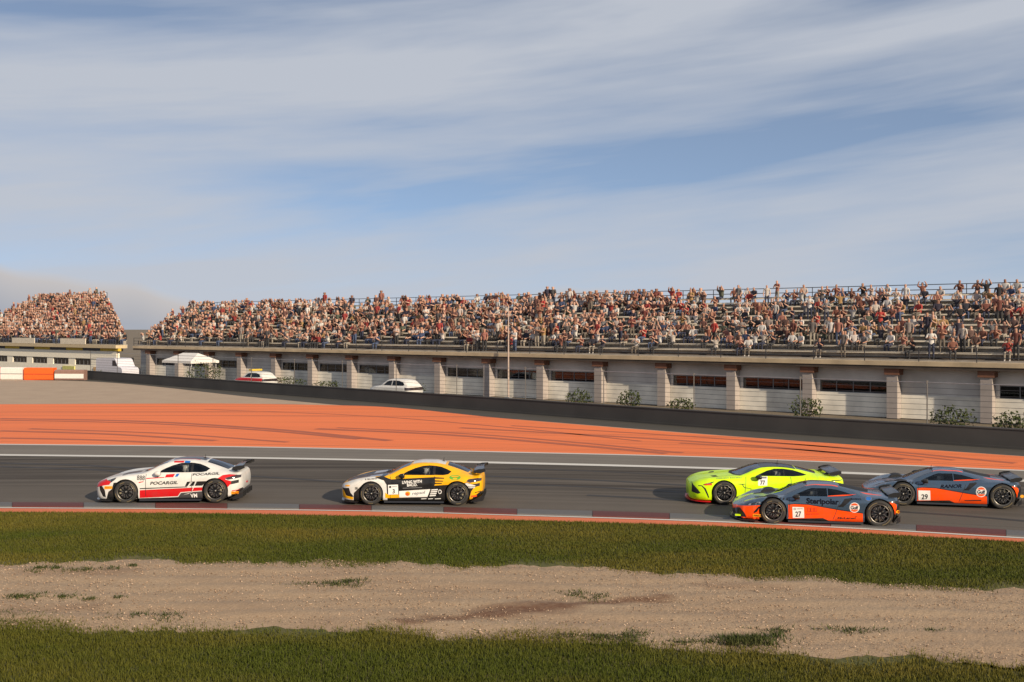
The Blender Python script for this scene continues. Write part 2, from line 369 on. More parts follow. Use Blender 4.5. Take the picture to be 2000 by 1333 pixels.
# barrier line on the ground
BAR = boundary([(167, 741), (500, 768), (1000, 807), (1500, 845), (2000, 879)], 24, 20.0)[3:]
def off(line, d):
    out = []
    for i, p in enumerate(line):
        t = (line[min(i + 1, len(line) - 1)] - line[max(i - 1, 0)]).normalized(); out.append(p + Vector((t.y, -t.x, 0)) * d)   # +d towards the track
    return out
AP = boundary([(-300, 726), (0, 741), (165, 745), (500, 776.5), (640, 789.5), (1000, 818.5), (1500, 857), (2000, 891)])
sheet('gravel_apron', B['o1'], AP, soil('apron_gravel', (0.42, 0.32, 0.225), (0.36, 0.27, 0.19), (0.30, 0.22, 0.155)), -0.008, 2)
APB = boundary([(-300, 700), (0, 717), (165, 722), (500, 744), (1000, 785), (1500, 820), (2000, 850)])
sheet('apron', AP, APB, asphalt('apron_asphalt', 0.085, 0.0, (1.0, 0.93, 0.8)), -0.004, 2)

# kerb: every painted block a piece of its own
def kerb():
    root = empty('kerb'); root['kind'] = 'structure'
    red = painted('kerb_red', (0.10, 0.020, 0.014), 1.3); wht = painted('kerb_white', (0.11, 0.105, 0.10), 1.6)
    a, b = B['k1'], B['k2']
    da = [0.0]
    for i in range(1, len(a)): da.append(da[-1] + (a[i] - a[i - 1]).length)
    arrA = np.array([(p.x, p.y) for p in a]); arrB = np.array([(p.x, p.y) for p in b])
    def at(s, t):
        pa = np.array([np.interp(s, da, arrA[:, k]) for k in (0, 1)]); pb = np.array([np.interp(s, da, arrB[:, k]) for k in (0, 1)])
        return pa * (1 - t) + pb * t
    prof = [(0.0, 0.0), (0.02, 0.045), (0.35, 0.05), (0.8, 0.026), (0.99, 0.004)]
    s0, s1, ln = 70.0 - 14, da[-1] - 70 + 14, 2.05; k = 0; s = s0
    while s < s1:
        mb = MB(); nseg = 4; rows = []
        for i in range(nseg + 1):
            ss = s + 0.006 + (ln - 0.012) * i / nseg
            rows += [(*at(ss, t), z + 0.004 * math.sin(i * math.pi)) for t, z in prof]
        m = len(prof); fs = [(i * m + j, (i + 1) * m + j, (i + 1) * m + j + 1, i * m + j + 1) for i in range(nseg) for j in range(m - 1)]
        mb.add(rows, [f[::-1] for f in fs]); mb.build('kerb_block', red if k % 2 else wht, root)
        s += ln; k += 1
kerb()

# ------------------------------------------------------------------ grass (real blades)
def blade_mat(name, base, dry):
    m, t, b = principled(name)
    a = N(t, 'ShaderNodeAttribute', attribute_name='tone'); o = coords(t)
    big = ramp(t, noise(t, 0.35, 5.0, 0.6, coords(t, 'Object', (0.35, 1.0, 1.0))), [(0.40, 0), (0.53, 0.45), (0.68, 1)])
    c = mixrgb(t, big, base, dry)
    c = mixrgb(t, math_node(t, 'MULTIPLY', a.outputs['Fac'], 0.55), c, tuple(x * 0.45 for x in base))
    t.links.new(c, b.inputs['Base Color']); b.inputs['Roughness'].default_value = 0.75; b.inputs['Specular IOR Level'].default_value = 0.2
    b.inputs['Subsurface Weight'].default_value = 0.0; return m
def blades_mesh(name, XY, hgt, wid, z0=0.0, lean=0.5):
    n = len(XY); ang = RNG.uniform(0, 2 * np.pi, n); h = hgt * RNG.uniform(0.55, 1.3, n); w = wid * RNG.uniform(0.7, 1.3, n)
    dx, dy = np.cos(ang), np.sin(ang); la = RNG.uniform(0, 2 * np.pi, n); l = h * lean * RNG.uniform(0.2, 1.2, n)
    V = np.empty((n, 3, 3))
    V[:, 0] = np.column_stack([XY[:, 0] - dx * w / 2, XY[:, 1] - dy * w / 2, np.full(n, z0)])
    V[:, 1] = np.column_stack([XY[:, 0] + dx * w / 2, XY[:, 1] + dy * w / 2, np.full(n, z0)])
    V[:, 2] = np.column_stack([XY[:, 0] + np.cos(la) * l, XY[:, 1] + np.sin(la) * l, z0 + h])
    me = bpy.data.meshes.new(name); me.vertices.add(3 * n); me.vertices.foreach_set('co', V.ravel())
    me.loops.add(3 * n); me.loops.foreach_set('vertex_index', np.arange(3 * n, dtype=np.int32))
    me.polygons.add(n); me.polygons.foreach_set('loop_start', np.arange(0, 3 * n, 3, dtype=np.int32)); me.update(calc_edges=True)
    me.attributes.new('tone', 'FLOAT', 'POINT').data.foreach_set('value', np.repeat(RNG.uniform(0, 1, n), 3))
    return me
def scatter(a, b, xr, dens, fray=0.5):
    pa = np.array([(p.x, p.y) for p in a]); pb = np.array([(p.x, p.y) for p in b])
    pa = pa[np.argsort(pa[:, 0])]; pb = pb[np.argsort(pb[:, 0])]
    y0, y1 = pa[:, 1].min(), pb[:, 1].max()
    y0 = max(y0, 13.0); n = int((xr[1] - xr[0]) * (y1 - y0) * dens)
    X = RNG.uniform(*xr, n); Yv = RNG.uniform(y0, y1, n)
    fr = fray * (np.sin(X * 2.1) * .3 + np.sin(X * .63 + 1) * .5 + RNG.normal(0, .35, n))
    lo = np.interp(X, pa[:, 0], pa[:, 1]); hi = np.interp(X, pb[:, 0], pb[:, 1])
    k = (Yv > np.maximum(lo + (fr if fray > 0 and a is not B['near'] else 0), 13.0)) & (Yv < hi + (fr if b is B['g1'] else 0)) & (np.abs(X) < Yv * 0.58 + 3.0)
    return np.column_stack([X[k], Yv[k]])
M_blade = blade_mat('grass_blades', (0.060, 0.076, 0.006), (0.145, 0.115, 0.018))
g = obj('grass', blades_mesh('grass', scatter(B['near'], B['g1'], (-20, 20), 1900, 0.75), 0.065, 0.016), M_blade)
tag(g, 'short olive grass along the bottom edge in front of the gravel trap', 'grass', kind='stuff')
g = obj('grass', blades_mesh('grass', scatter(B['g2'], B['g3'], (-26, 26), 1300, 0.7), 0.06, 0.018), M_blade)
tag(g, 'dark green grass verge between the gravel trap and the kerb', 'grass', kind='stuff')
M_weed = blade_mat('weed_blades', (0.040, 0.058, 0.012), (0.085, 0.080, 0.026))
for cx, cy, rx, ry, n, lb in ((1462, 1256, .55, .22, 900, 'largest green weed tuft near the right end of the gravel'), (640, 1143, .7, .3, 420, 'flat weed patch in gravel below the gap after the leading car'),
                              (120, 1170, 1.1, .22, 480, 'long thin weed streak in gravel at far left'), (1150, 1246, .7, .25, 420, 'low weed patch in gravel below the brown dirt streak'),
                              (1150, 1166, .5, .3, 260, 'small weed patch in gravel above the brown dirt streak'), (1600, 1236, 1.2, .2, 420, 'long low weed streak in gravel under the orange and grey car'),
                              (30, 1200, .4, .2, 200, 'small weed patch in gravel at the left edge of the frame'), (1360, 1258, .5, .15, 220, 'small weed patch beside the largest tuft, near the lower grass'),
                              (150, 1113, 1.8, .25, 520, 'long weed streak in gravel below the verge at far left'), (300, 1206, .5, .18, 180, 'thin weed patch in gravel low on the left')):
    p = ground_pt(cx, cy); ks = max(4, n // 60); cen = RNG.normal(0, 1, (ks, 2)) * [rx * .55, ry * .5]; pick = RNG.integers(0, ks, n)
    xy = cen[pick] + RNG.normal(0, 1, (n, 2)) * (np.array([.13, .09]) * RNG.uniform(.4, 1.6, ks)[pick][:, None])
    me = blades_mesh('weed_patch', xy, 0.10 if n > 800 else 0.055, 0.02, 0.0, 0.9)
    o = obj('weed_patch', me, M_weed); o.location = (p.x, p.y, 0.028); tag(o, lb, 'weeds', 'weeds growing in the gravel trap', 'stuff')

# stones lying loose in the trap: far too many to count
def pebbles(n=26000):
    a = np.array([(p.x, p.y) for p in B['g1']]); b = np.array([(p.x, p.y) for p in B['g2']]); a = a[np.argsort(a[:, 0])]; b = b[np.argsort(b[:, 0])]
    X = RNG.uniform(-18, 17, n); t = RNG.uniform(.02, .98, n); Yv = np.interp(X, a[:, 0], a[:, 1]) * (1 - t) + np.interp(X, b[:, 0], b[:, 1]) * t
    r = np.minimum(RNG.gamma(2.0, .0032, n) + .004, .022)
    oc = np.array([(1, 0, 0), (-1, 0, 0), (0, 1, 0), (0, -1, 0), (0, 0, .75), (0, 0, -.6)], float)
    V = oc[None] * (r[:, None, None] * RNG.uniform(.7, 1.3, (n, 6, 1))); th = RNG.uniform(0, 6.28, n); c, s_ = np.cos(th)[:, None], np.sin(th)[:, None]
    V = np.stack([V[..., 0] * c - V[..., 1] * s_, V[..., 0] * s_ + V[..., 1] * c, V[..., 2]], -1) + np.column_stack([X, Yv, .035 + r * .2])[:, None]
    f = np.array([(0, 2, 4), (2, 1, 4), (1, 3, 4), (3, 0, 4), (2, 0, 5), (1, 2, 5), (3, 1, 5), (0, 3, 5)]); Fc = (f[None] + (np.arange(n) * 6)[:, None, None]).reshape(-1, 3)
    me = bpy.data.meshes.new('gravel_stones'); me.from_pydata(V.reshape(-1, 3).tolist(), [], Fc.tolist()); me.update()
    me.attributes.new('tone', 'FLOAT', 'POINT').data.foreach_set('value', np.repeat(RNG.uniform(0, 1, n), 6))
    m, t_, bb = principled('stone'); at = N(t_, 'ShaderNodeAttribute', attribute_name='tone')
    t_.links.new(ramp(t_, at.outputs['Fac'], [(0, (.14, .09, .055)), (.5, (.32, .21, .13)), (1, (.50, .37, .26))]), bb.inputs['Base Color']); bb.inputs['Roughness'].default_value = .9
    tag(obj('gravel_stones', me, m), 'loose pale stones strewn over the gravel trap', 'stones', kind='stuff')
pebbles()
# tyre marks: each a thin dark strip laid on the surface
M_mark = painted('tyre_rubber', (0.40, 0.095, 0.033), 0.9); M_mark2 = painted('tyre_rubber_track', (0.030, 0.026, 0.023), 0.4)
def tyre_mark(pts, w, mat, z):
    l = boundary(pts, 40, .5)[2:-2]; sheet('tyre_mark', off(l, w / 2), off(l, -w / 2), mat, z)
for pts, w in (([(0, 818), (230, 822), (520, 838), (760, 861)], .34), ([(0, 821), (230, 825.5), (500, 840), (700, 858)], .26), ([(0, 842), (200, 848), (420, 861)], .30), ([(60, 838), (300, 846), (560, 864)], .22), ([(0, 856), (160, 859), (330, 866)], .3),
               ([(620, 838), (860, 849), (1100, 868), (1300, 886)], .34), ([(660, 836), (900, 847), (1140, 866), (1330, 885)], .22), ([(900, 836), (1200, 853), (1500, 873), (1760, 898)], .28), ([(1000, 832), (1300, 850), (1600, 872), (1860, 899)], .2),
               ([(1330, 866), (1560, 879), (1800, 899)], .22), ([(1450, 862), (1700, 879), (1980, 905)], .26), ([(400, 800), (700, 812), (1000, 836), (1250, 862)], .16)):
    tyre_mark(pts, w * 1.7, M_mark, 0.004)
for pts, w in (([(0, 905), (150, 909), (330, 921), (480, 935)], .30), ([(0, 912), (160, 917), (330, 930)], .26), ([(420, 926), (640, 940), (900, 956)], .24), ([(930, 930), (1150, 938), (1400, 952)], .28), ([(960, 945), (1180, 953), (1330, 962)], .22), ([(1000, 915), (1250, 925), (1420, 937)], .2), ([(1150, 968), (1300, 976), (1420, 986)], .26), ([(1760, 1000), (1880, 1008), (2000, 1018)], .24)):
    tyre_mark(pts, w, M_mark2, 0.004)
# ------------------------------------------------------------------ people
def skin_mesh(name, joints, edges, part_of, sub=1):
    """joints: name -> (xyz, rx, ry); one continuous skinned body; returns mesh with material index per body part"""
    keys = list(joints); me = bpy.data.meshes.new(name)
    me.from_pydata([joints[k][0] for k in keys], [(keys.index(a), keys.index(b)) for a, b in edges], [])
    o = bpy.data.objects.new(name, me); COL.objects.link(o)
    o.modifiers.new('skin', 'SKIN').use_smooth_shade = True
    if sub: s = o.modifiers.new('sub', 'SUBSURF'); s.levels = sub; s.render_levels = sub
    for i, k in enumerate(keys):
        sv = me.skin_vertices[0].data[i]; sv.radius = joints[k][1]; sv.use_root = (k == 'pelvis')
    dg = bpy.context.evaluated_depsgraph_get(); dg.update()
    out = bpy.data.meshes.new_from_object(o.evaluated_get(dg)); bpy.data.objects.remove(o); bpy.data.meshes.remove(me)
    out.name = name
    kp = np.array([joints[k][0] for k in keys]); segs = [(keys.index(a), keys.index(b), a, b) for a, b in edges]
    for p in out.polygons:
        c = np.array(p.center); best, bi = 1e9, 0
        for ia, ib, a, b in segs:
            ab = kp[ib] - kp[ia]; t = min(1, max(0, (c - kp[ia]) @ ab / (ab @ ab))); d = np.linalg.norm(c - kp[ia] - t * ab)
            if d < best: best, bi = d, part_of(a, b, t, c)
        p.material_index = bi
    return out
EDG = [('pelvis', 'waist'), ('waist', 'chest'), ('chest', 'neck'), ('neck', 'head'), ('head', 'crown')]
for s in 'lr':
    EDG += [('chest', 'sh' + s), ('sh' + s, 'el' + s), ('el' + s, 'wr' + s), ('wr' + s, 'ha' + s), ('pelvis', 'hip' + s), ('hip' + s, 'kn' + s), ('kn' + s, 'an' + s), ('an' + s, 'toe' + s)]
def body(pel, waist, chest, neck, head, crown, arms, legs, big=1.0):
    j = {'pelvis': (pel, (.14 * big, .11 * big)), 'waist': (waist, (.13 * big, .10 * big)), 'chest': (chest, (.16 * big, .12 * big)), 'neck': (neck, (.055, .055)), 'head': (head, (.088, .10)), 'crown': (crown, (.075, .085))}
    for s, (sh, el, wr, ha), (hip, kn, an, toe) in zip('lr', arms, legs):
        j['sh' + s] = (sh, (.07, .07)); j['el' + s] = (el, (.05, .05)); j['wr' + s] = (wr, (.036, .036)); j['ha' + s] = (ha, (.04, .025))
        j['hip' + s] = (hip, (.09, .09)); j['kn' + s] = (kn, (.065, .065)); j['an' + s] = (an, (.045, .045)); j['toe' + s] = (toe, (.045, .03))
    return j
def mirror(a): return [a, [(-x, y, z) for x, y, z in a]]
def po(a, b, t, c):      # 0 top, 1 trousers, 2 skin, 3 hair, 4 shoes
    if a in ('head',) or (a == 'neck'): return 3 if (c[2] - 0.02 > PO_HEAD[2] - 0.01 + (0.06 if c[1] < PO_HEAD[1] + 0.03 else -0.05)) else 2
    if a[:2] in ('el', 'wr') and b[:2] in ('wr', 'ha'): return 2
    if a[:3] == 'hip' or a[:2] == 'kn': return 1
    if a[:2] == 'an': return 4
    return 0
PERS = []; PERS_LOW = []
for arms, hd in (([( .19, .02, .98), (.26, -.06, .74), (.15, -.26, .66), (.11, -.33, .64)], (0, -.02, 1.19)),
                 ([(.19, .0, .99), (.29, -.12, .78), (.10, -.27, .92), (.06, -.27, 1.0)], (0.02, -.03, 1.20)),
                 ([(.19, .0, .99), (.30, -.05, 1.05), (.20, -.12, 1.28), (.16, -.13, 1.36)], (0, -.02, 1.20))):
    PO_HEAD = hd
    j = body((0, .05, .50), (0, .06, .68), (0, .04, .90), (0, .01, 1.06), hd, (hd[0], hd[1], hd[2] + .09), mirror(arms), mirror([(.09, .0, .50), (.13, -.40, .49), (.13, -.38, .08), (.13, -.52, .04)]))
    PERS.append(skin_mesh('person', j, EDG, po, 1)); PERS_LOW.append(skin_mesh('crowd_person', j, EDG, po, 0))
for arms in ([(.19, 0, 1.42), (.25, .0, 1.14), (.24, -.10, .92), (.23, -.14, .84)], [(.19, 0, 1.42), (.27, -.08, 1.18), (.10, -.27, 1.24), (.05, -.26, 1.30)]):
    hd = PO_HEAD = (0, -.03, 1.62)
    j = body((0, 0, .93), (0, .01, 1.10), (0, .0, 1.32), (0, -.01, 1.49), hd, (0, -.03, 1.71), mirror(arms), mirror([(.09, 0, .90), (.11, -.02, .49), (.11, .02, .08), (.12, -.11, .04)]))
    PERS.append(skin_mesh('person', j, EDG, po, 1)); PERS_LOW.append(skin_mesh('crowd_person', j, EDG, po, 0))
def info_mat(name, source, stops=None):
    m, t, b = principled(name); oi = N(t, 'ShaderNodeObjectInfo')
    if stops: c = ramp(t, oi.outputs['Random'], stops); t.nodes[-1].color_ramp.interpolation = 'CONSTANT'
    else: c = oi.outputs['Color']
    t.links.new(c, b.inputs['Base Color']); b.inputs['Roughness'].default_value = 0.85; return m
M_top = info_mat('clothing', None)
M_trs = info_mat('trousers', 1, [(0, (.02, .025, .05)), (.3, (.03, .03, .032)), (.55, (.12, .10, .08)), (.7, (.05, .07, .13)), (.85, (.25, .22, .18))])
M_skin = info_mat('skin', 1, [(0, (.42, .24, .17)), (.4, (.36, .19, .125)), (.7, (.48, .29, .21)), (.9, (.22, .11, .07))])
M_hair = info_mat('hair', 1, [(0, (.02, .014, .01)), (.35, (.05, .028, .015)), (.6, (.012, .01, .01)), (.75, (.30, .27, .24)), (.85, (.35, .02, .02)), (.93, (.12, .08, .04))])
M_shoe = info_mat('shoes', 1, [(0, (.02, .02, .02)), (.6, (.4, .38, .36))])
for me in PERS:
    for m in (M_top, M_trs, M_skin, M_hair, M_shoe): me.materials.append(m)

# ------------------------------------------------------------------ racing cars
COLS = ('zb', 'wl', 'w3', 'z3', 'w4', 'z4', 'w5', 'z5', 'w7', 'z7', 'zc')
def pip(x, y, poly):
    c = False; n = len(poly); j = n - 1
    for i in range(n):
        xi, yi = poly[i]; xj, yj = poly[j]
        if (yi > y) != (yj > y) and x < (xj - xi) * (y - yi) / (yj - yi) + xi: c = not c
        j = i
    return c
class Shell:
    """left half of a car body lofted through stations; livery and openings are cut into it"""
    def __init__(s, model, step=0.045):
        s.model = model; T = np.array(model['table'], float)
        T[:, 0] = [s.tx(x) for x in T[:, 0]]; s.x0 = T[0, 0]
        for i, cn in enumerate(COLS):
            if cn[0] == 'z' and cn != 'zb': T[:, i + 1] = [s.tz(q) for q in T[:, i + 1]]
        s.T = T; s.len = T[-1, 0]
        xs = np.unique(np.concatenate([np.arange(s.x0, s.len, step), T[:, 0], [s.x0 + 0.015, s.x0 + 0.04, s.len - 0.02]])); s.xs = xs
        S = {c: pchip(T[:, 0], T[:, i + 1], xs) for i, c in enumerate(COLS)}; s.S = S
        bm = bmesh.new(); rows = []
        seg = [1, 1, 2, 6, 5, 4, 7, 4, 4]
        for i in range(len(xs)):
            g = {c: S[c][i] for c in COLS}
            cp = np.array([(0, g['zb']), (g['wl'] - .06, g['zb']), (g['wl'], g['zb'] + .03), (g['w3'], g['z3']), (g['w4'], g['z4']), (g['w5'], g['z5']), (g['w7'], g['z7']),
                           (g['w7'] * .55, g['z7'] + (g['zc'] - g['z7']) * .74), (0, g['zc'])])
            ext = np.vstack([cp[0] * [-1, 1] if False else cp[0] - (cp[1] - cp[0]), cp, [-cp[-2][0], cp[-2][1]]])
            pts = [cp[0]]
            for k in range(len(cp) - 1):
                p0, p1, p2, p3 = ext[k:k + 4]
                for a in range(1, seg[k] + 1):
                    t = a / seg[k]
                    if k < 2: pts.append(p1 + (p2 - p1) * t); continue
                    # centripetal tangents keep the section from overshooting
                    d0, d1, d2 = (max(np.linalg.norm(q) ** .5, 1e-4) for q in (p1 - p0, p2 - p1, p3 - p2))
                    m1 = (p2 - p1) + d1 * ((p1 - p0) / d0 - (p2 - p0) / (d0 + d1)); m2 = (p2 - p1) + d1 * ((p3 - p2) / d2 - (p3 - p1) / (d1 + d2))
                    pts.append((2 * t**3 - 3 * t**2 + 1) * p1 + (t**3 - 2 * t**2 + t) * m1 + (-2 * t**3 + 3 * t**2) * p2 + (t**3 - t**2) * m2)
            pts[-1] = np.array([0.0, g['zc']])
            rows.append([bm.verts.new((xs[i], -max(p[0], 0.0), p[1])) for p in pts])
        for i in range(len(xs) - 1):
            for k in range(len(rows[0]) - 1): bm.faces.new((rows[i][k], rows[i + 1][k], rows[i + 1][k + 1], rows[i][k + 1]))
        bm.faces.new(rows[0]); bm.faces.new(rows[-1][::-1])
        bmesh.ops.recalc_face_normals(bm, faces=bm.faces[:])
        bm.normal_update()
        s.bm = bm; s.tree = BVHTree.FromBMesh(bm); s.zone = bm.faces.layers.int.new('zone')
        s.mats = []; s.zones = ['body']
    # body proportions: overhangs and height over the sills, trimmed to the photograph
    def tx(s, x):
        m = s.model; a, b = m['axf'], m['axr']
        return a - (a - x) * m.get('fo', 1) if x < a else (b + (x - b) * m.get('ro', 1) if x > b else x)
    def tz(s, z): return z if z < .34 else .34 + (z - .34) * s.model.get('hs', 1)
    def ix(s, x):
        m = s.model; a, b = m['axf'], m['axr']
        return a - (a - x) / m.get('fo', 1) if x < a else (b + (x - b) / m.get('ro', 1) if x > b else x)
    def iz(s, z): return z if z < .34 else .34 + (z - .34) / s.model.get('hs', 1)
    def reg(s, poly, mat=None, zone=None, proj='side', keep=None):
        q = [(s.tx(a), s.tz(b) if proj == 'side' else b) for a, b in poly]
        s.region(q, mat, zone, proj, keep and (lambda c, n: keep(Vector((s.ix(c.x), c.y, s.iz(c.z))), n)))
    def at(s, c, x): return float(np.interp(x, s.xs, s.S[c]))
    def mi(s, m):
        if m not in s.mats: s.mats.append(m)
        return s.mats.index(m)
    def region(s, poly, mat=None, zone=None, proj='side', keep=None):
        ax = (0, 2) if proj == 'side' else (0, 1); bm = s.bm
        def ok(f):
            n = f.normal; c = f.calc_center_median()
            if keep and not keep(c, n): return False
            return (n.y < -0.08 or abs(n.x) > .6) if proj == 'side' else (n.z > 0.12)
        bx0, bx1 = min(p[0] for p in poly), max(p[0] for p in poly); by0, by1 = min(p[1] for p in poly), max(p[1] for p in poly)
        near = [f for f in bm.faces if ok(f) and bx0 - .07 < f.calc_center_median()[ax[0]] < bx1 + .07 and by0 - .09 < f.calc_center_median()[ax[1]] < by1 + .09]
        for a, b in zip(poly, poly[1:] + poly[:1]):
            if abs(a[0] - b[0]) + abs(a[1] - b[1]) < 1e-5: continue
            x0, x1 = min(a[0], b[0]) - 1e-3, max(a[0], b[0]) + 1e-3; y0, y1 = min(a[1], b[1]) - 1e-3, max(a[1], b[1]) + 1e-3
            hit = []
            for f in near:
                if not f.is_valid: continue
                c = [(v.co[ax[0]], v.co[ax[1]]) for v in f.verts]
                if max(p[0] for p in c) >= x0 and min(p[0] for p in c) <= x1 and max(p[1] for p in c) >= y0 and min(p[1] for p in c) <= y1: hit.append(f)
            if not hit: continue
            no = Vector((-(b[1] - a[1]), 0, b[0] - a[0])) if proj == 'side' else Vector((-(b[1] - a[1]), b[0] - a[0], 0))
            co = Vector((a[0], 0, a[1])) if proj == 'side' else Vector((a[0], a[1], 0))
            geom = list({e for f in hit for e in list(f.verts) + list(f.edges)}) + hit
            r = bmesh.ops.bisect_plane(bm, geom=geom, dist=1e-5, plane_co=co, plane_no=no.normalized())
            have = set(near); near += [g for g in r['geom'] if isinstance(g, bmesh.types.BMFace) and g not in have]
        zi = None
        if zone:
            if zone not in s.zones: s.zones.append(zone)
            zi = s.zones.index(zone)
        for f in near:
            if f.is_valid:
                c = f.calc_center_median()
                if ok(f) and pip(c[ax[0]], c[ax[1]], poly):
                    if mat is not None: f.material_index = s.mi(mat)
                    if zi is not None: f[s.zone] = zi
    def zone_mesh(s, zone, mirror=True, push=0.0, name=None):
        zi = s.zones.index(zone); vs = {}; V = []; Fc = []; Mi = []
        for f in s.bm.faces:
            if f[s.zone] != zi: continue
            ids = []
            for v in f.verts:
                if v not in vs: vs[v] = len(V); V.append(tuple(v.co + v.normal * push))
                ids.append(vs[v])
            Fc.append(ids); Mi.append(f.material_index)
        if not V: return None
        def mk(V, Fc):
            me = bpy.data.meshes.new(name or zone); me.from_pydata(V, [], Fc); me.update()
            me.polygons.foreach_set('material_index', np.array(Mi * (len(Fc) // len(Mi)), dtype=np.int32))
            me.polygons.foreach_set('use_smooth', np.ones(len(me.polygons), dtype=bool)); return me
        R_V = [(x, -y, z) for x, y, z in V]; R_F = [f[::-1] for f in Fc]
        if mirror == 'pair': return mk(V, Fc), mk(R_V, R_F)
        n = len(V); bmm = bmesh.new(); me = mk(V + R_V, Fc + [[i + n for i in f] for f in R_F])
        bmm.from_mesh(me); bmesh.ops.remove_doubles(bmm, verts=[v for v in bmm.verts if abs(v.co.y) < 1e-4], dist=1e-4); bmm.to_mesh(me); bmm.free(); return me

def disc_mesh(r):
    tyre = MB().lathe_y([(r * .70, .11), (r * .80, .125), (r * .93, .12), (r * .99, .10), (r, .06), (r, -.06), (r * .99, -.10), (r * .93, -.125), (r * .80, -.132), (r * .70, -.118)], 48).mesh('tyre', True)
    band = MB(); 
    for a0, a1 in ((0.3, 1.3), (1.9, 2.4), (3.4, 4.4), (5.0, 5.5)):
        n = 10; vs = []
        for i in range(n + 1):
            t = a0 + (a1 - a0) * i / n
            for q, y in ((.80, -.1335), (.865, -.1315)): vs.append((r * q * math.cos(t), y - .002, r * q * math.sin(t)))
        band.add(vs, [(2 * i, 2 * i + 2, 2 * i + 3, 2 * i + 1) for i in range(n)])
    band = band.mesh('sidewall_lettering')
    rim = MB().lathe_y([(r * .70, .10), (r * .66, .09), (r * .62, .0), (r * .60, -.06), (r * .655, -.112)], 40)
    rim.lathe_y([(r * .655, -.112), (r * .70, -.122), (r * .715, -.116)], 40, 1)
    for k in range(10):
        M = Matrix.Rotation(2 * math.pi * k / 10, 4, 'Y')
        rim.hexa([M @ Vector(p) for p in ((r * .10, -.085, -.014), (r * .66, -.112, -.020), (r * .10, -.06, -.014), (r * .66, -.085, -.020), (r * .10, -.085, .014), (r * .66, -.112, .020), (r * .10, -.06, .014), (r * .66, -.085, .020))])
    rim.lathe_y([(0, -.10), (.028, -.10), (.034, -.09), (r * .19, -.085), (r * .2, -.06), (r * .2, -.02), (0, -.02)], 20)
    rim.lathe_y([(0, -.113), (.022, -.113), (.026, -.10)], 14, 1)
    rim = rim.mesh('rim', True)
    disc = MB().lathe_y([(.06, -.035), (r * .53, -.035), (r * .53, -.005), (.06, -.005)], 36).mesh('brake_disc')
    cal = MB(); n = 6; vs = []
    for i in range(n + 1):
        t = R(-32 + 64 * i / n)
        for q, y in ((.40, -.055), (.57, -.055), (.57, .02), (.40, .02)): vs.append((r * q * math.cos(t), y, r * q * math.sin(t)))
    cal.add(vs, [(4 * i + j, 4 * i + 4 + j, 4 * i + 4 + (j + 1) % 4, 4 * i + (j + 1) % 4) for i in range(n) for j in range(4)] + [(0, 1, 2, 3), (4 * n + 3, 4 * n + 2, 4 * n + 1, 4 * n)])
    cal = cal.mesh('brake_caliper')
    for me, ms in ((tyre, ('rubber',)), (band, ('tyre_band',)), (rim, ('gunmetal', 'lip')), (disc, ('disc',)), (cal, ('caliper',))):
        for m in ms: me.materials.append(MAT[m])
    return tyre, band, rim, disc, cal
WH = {}
def wheel(car, x, y, r, steer=0.0):
    if r not in WH: WH[r] = disc_mesh(r)
    w = empty('wheel', (x, y, r), 0.0 if y < 0 else math.pi, car); w.rotation_euler = (0, random.uniform(0, 6), (0.0 if y < 0 else math.pi) + steer)
    for n, me in zip(('tyre', 'sidewall_lettering', 'rim', 'brake_disc', 'brake_caliper'), WH[r]): obj(n, me, None, w)
    return w

def text_mesh(txt, bold=0.0):
    cu = bpy.data.curves.new('lettering', 'FONT'); cu.body = txt; cu.size = 1.0; cu.offset = bold; cu.resolution_u = 3
    o = bpy.data.objects.new('lettering', cu); COL.objects.link(o)
    dg = bpy.context.evaluated_depsgraph_get(); dg.update(); me = bpy.data.meshes.new_from_object(o.evaluated_get(dg))
    bt = bmesh.new(); bt.from_mesh(me)
    ys = [v.co.y for v in bt.verts]; y = min(ys) + .12      # cut across so that long strokes follow the curve of the body
    while y < max(ys):
        bmesh.ops.bisect_plane(bt, geom=bt.verts[:] + bt.edges[:] + bt.faces[:], dist=1e-5, plane_co=(0, y, 0), plane_no=(0, 1, 0)); y += .12
    bt.verts.index_update(); V = np.array([v.co[:2] for v in bt.verts]); Fc = [tuple(v.index for v in f.verts) for f in bt.faces]; bt.free()
    bpy.data.objects.remove(o); bpy.data.curves.remove(cu); bpy.data.meshes.remove(me)
    V[:, 0] = (V[:, 0] - V[:, 0].min()) / np.ptp(V[:, 0]); 
    return V, Fc

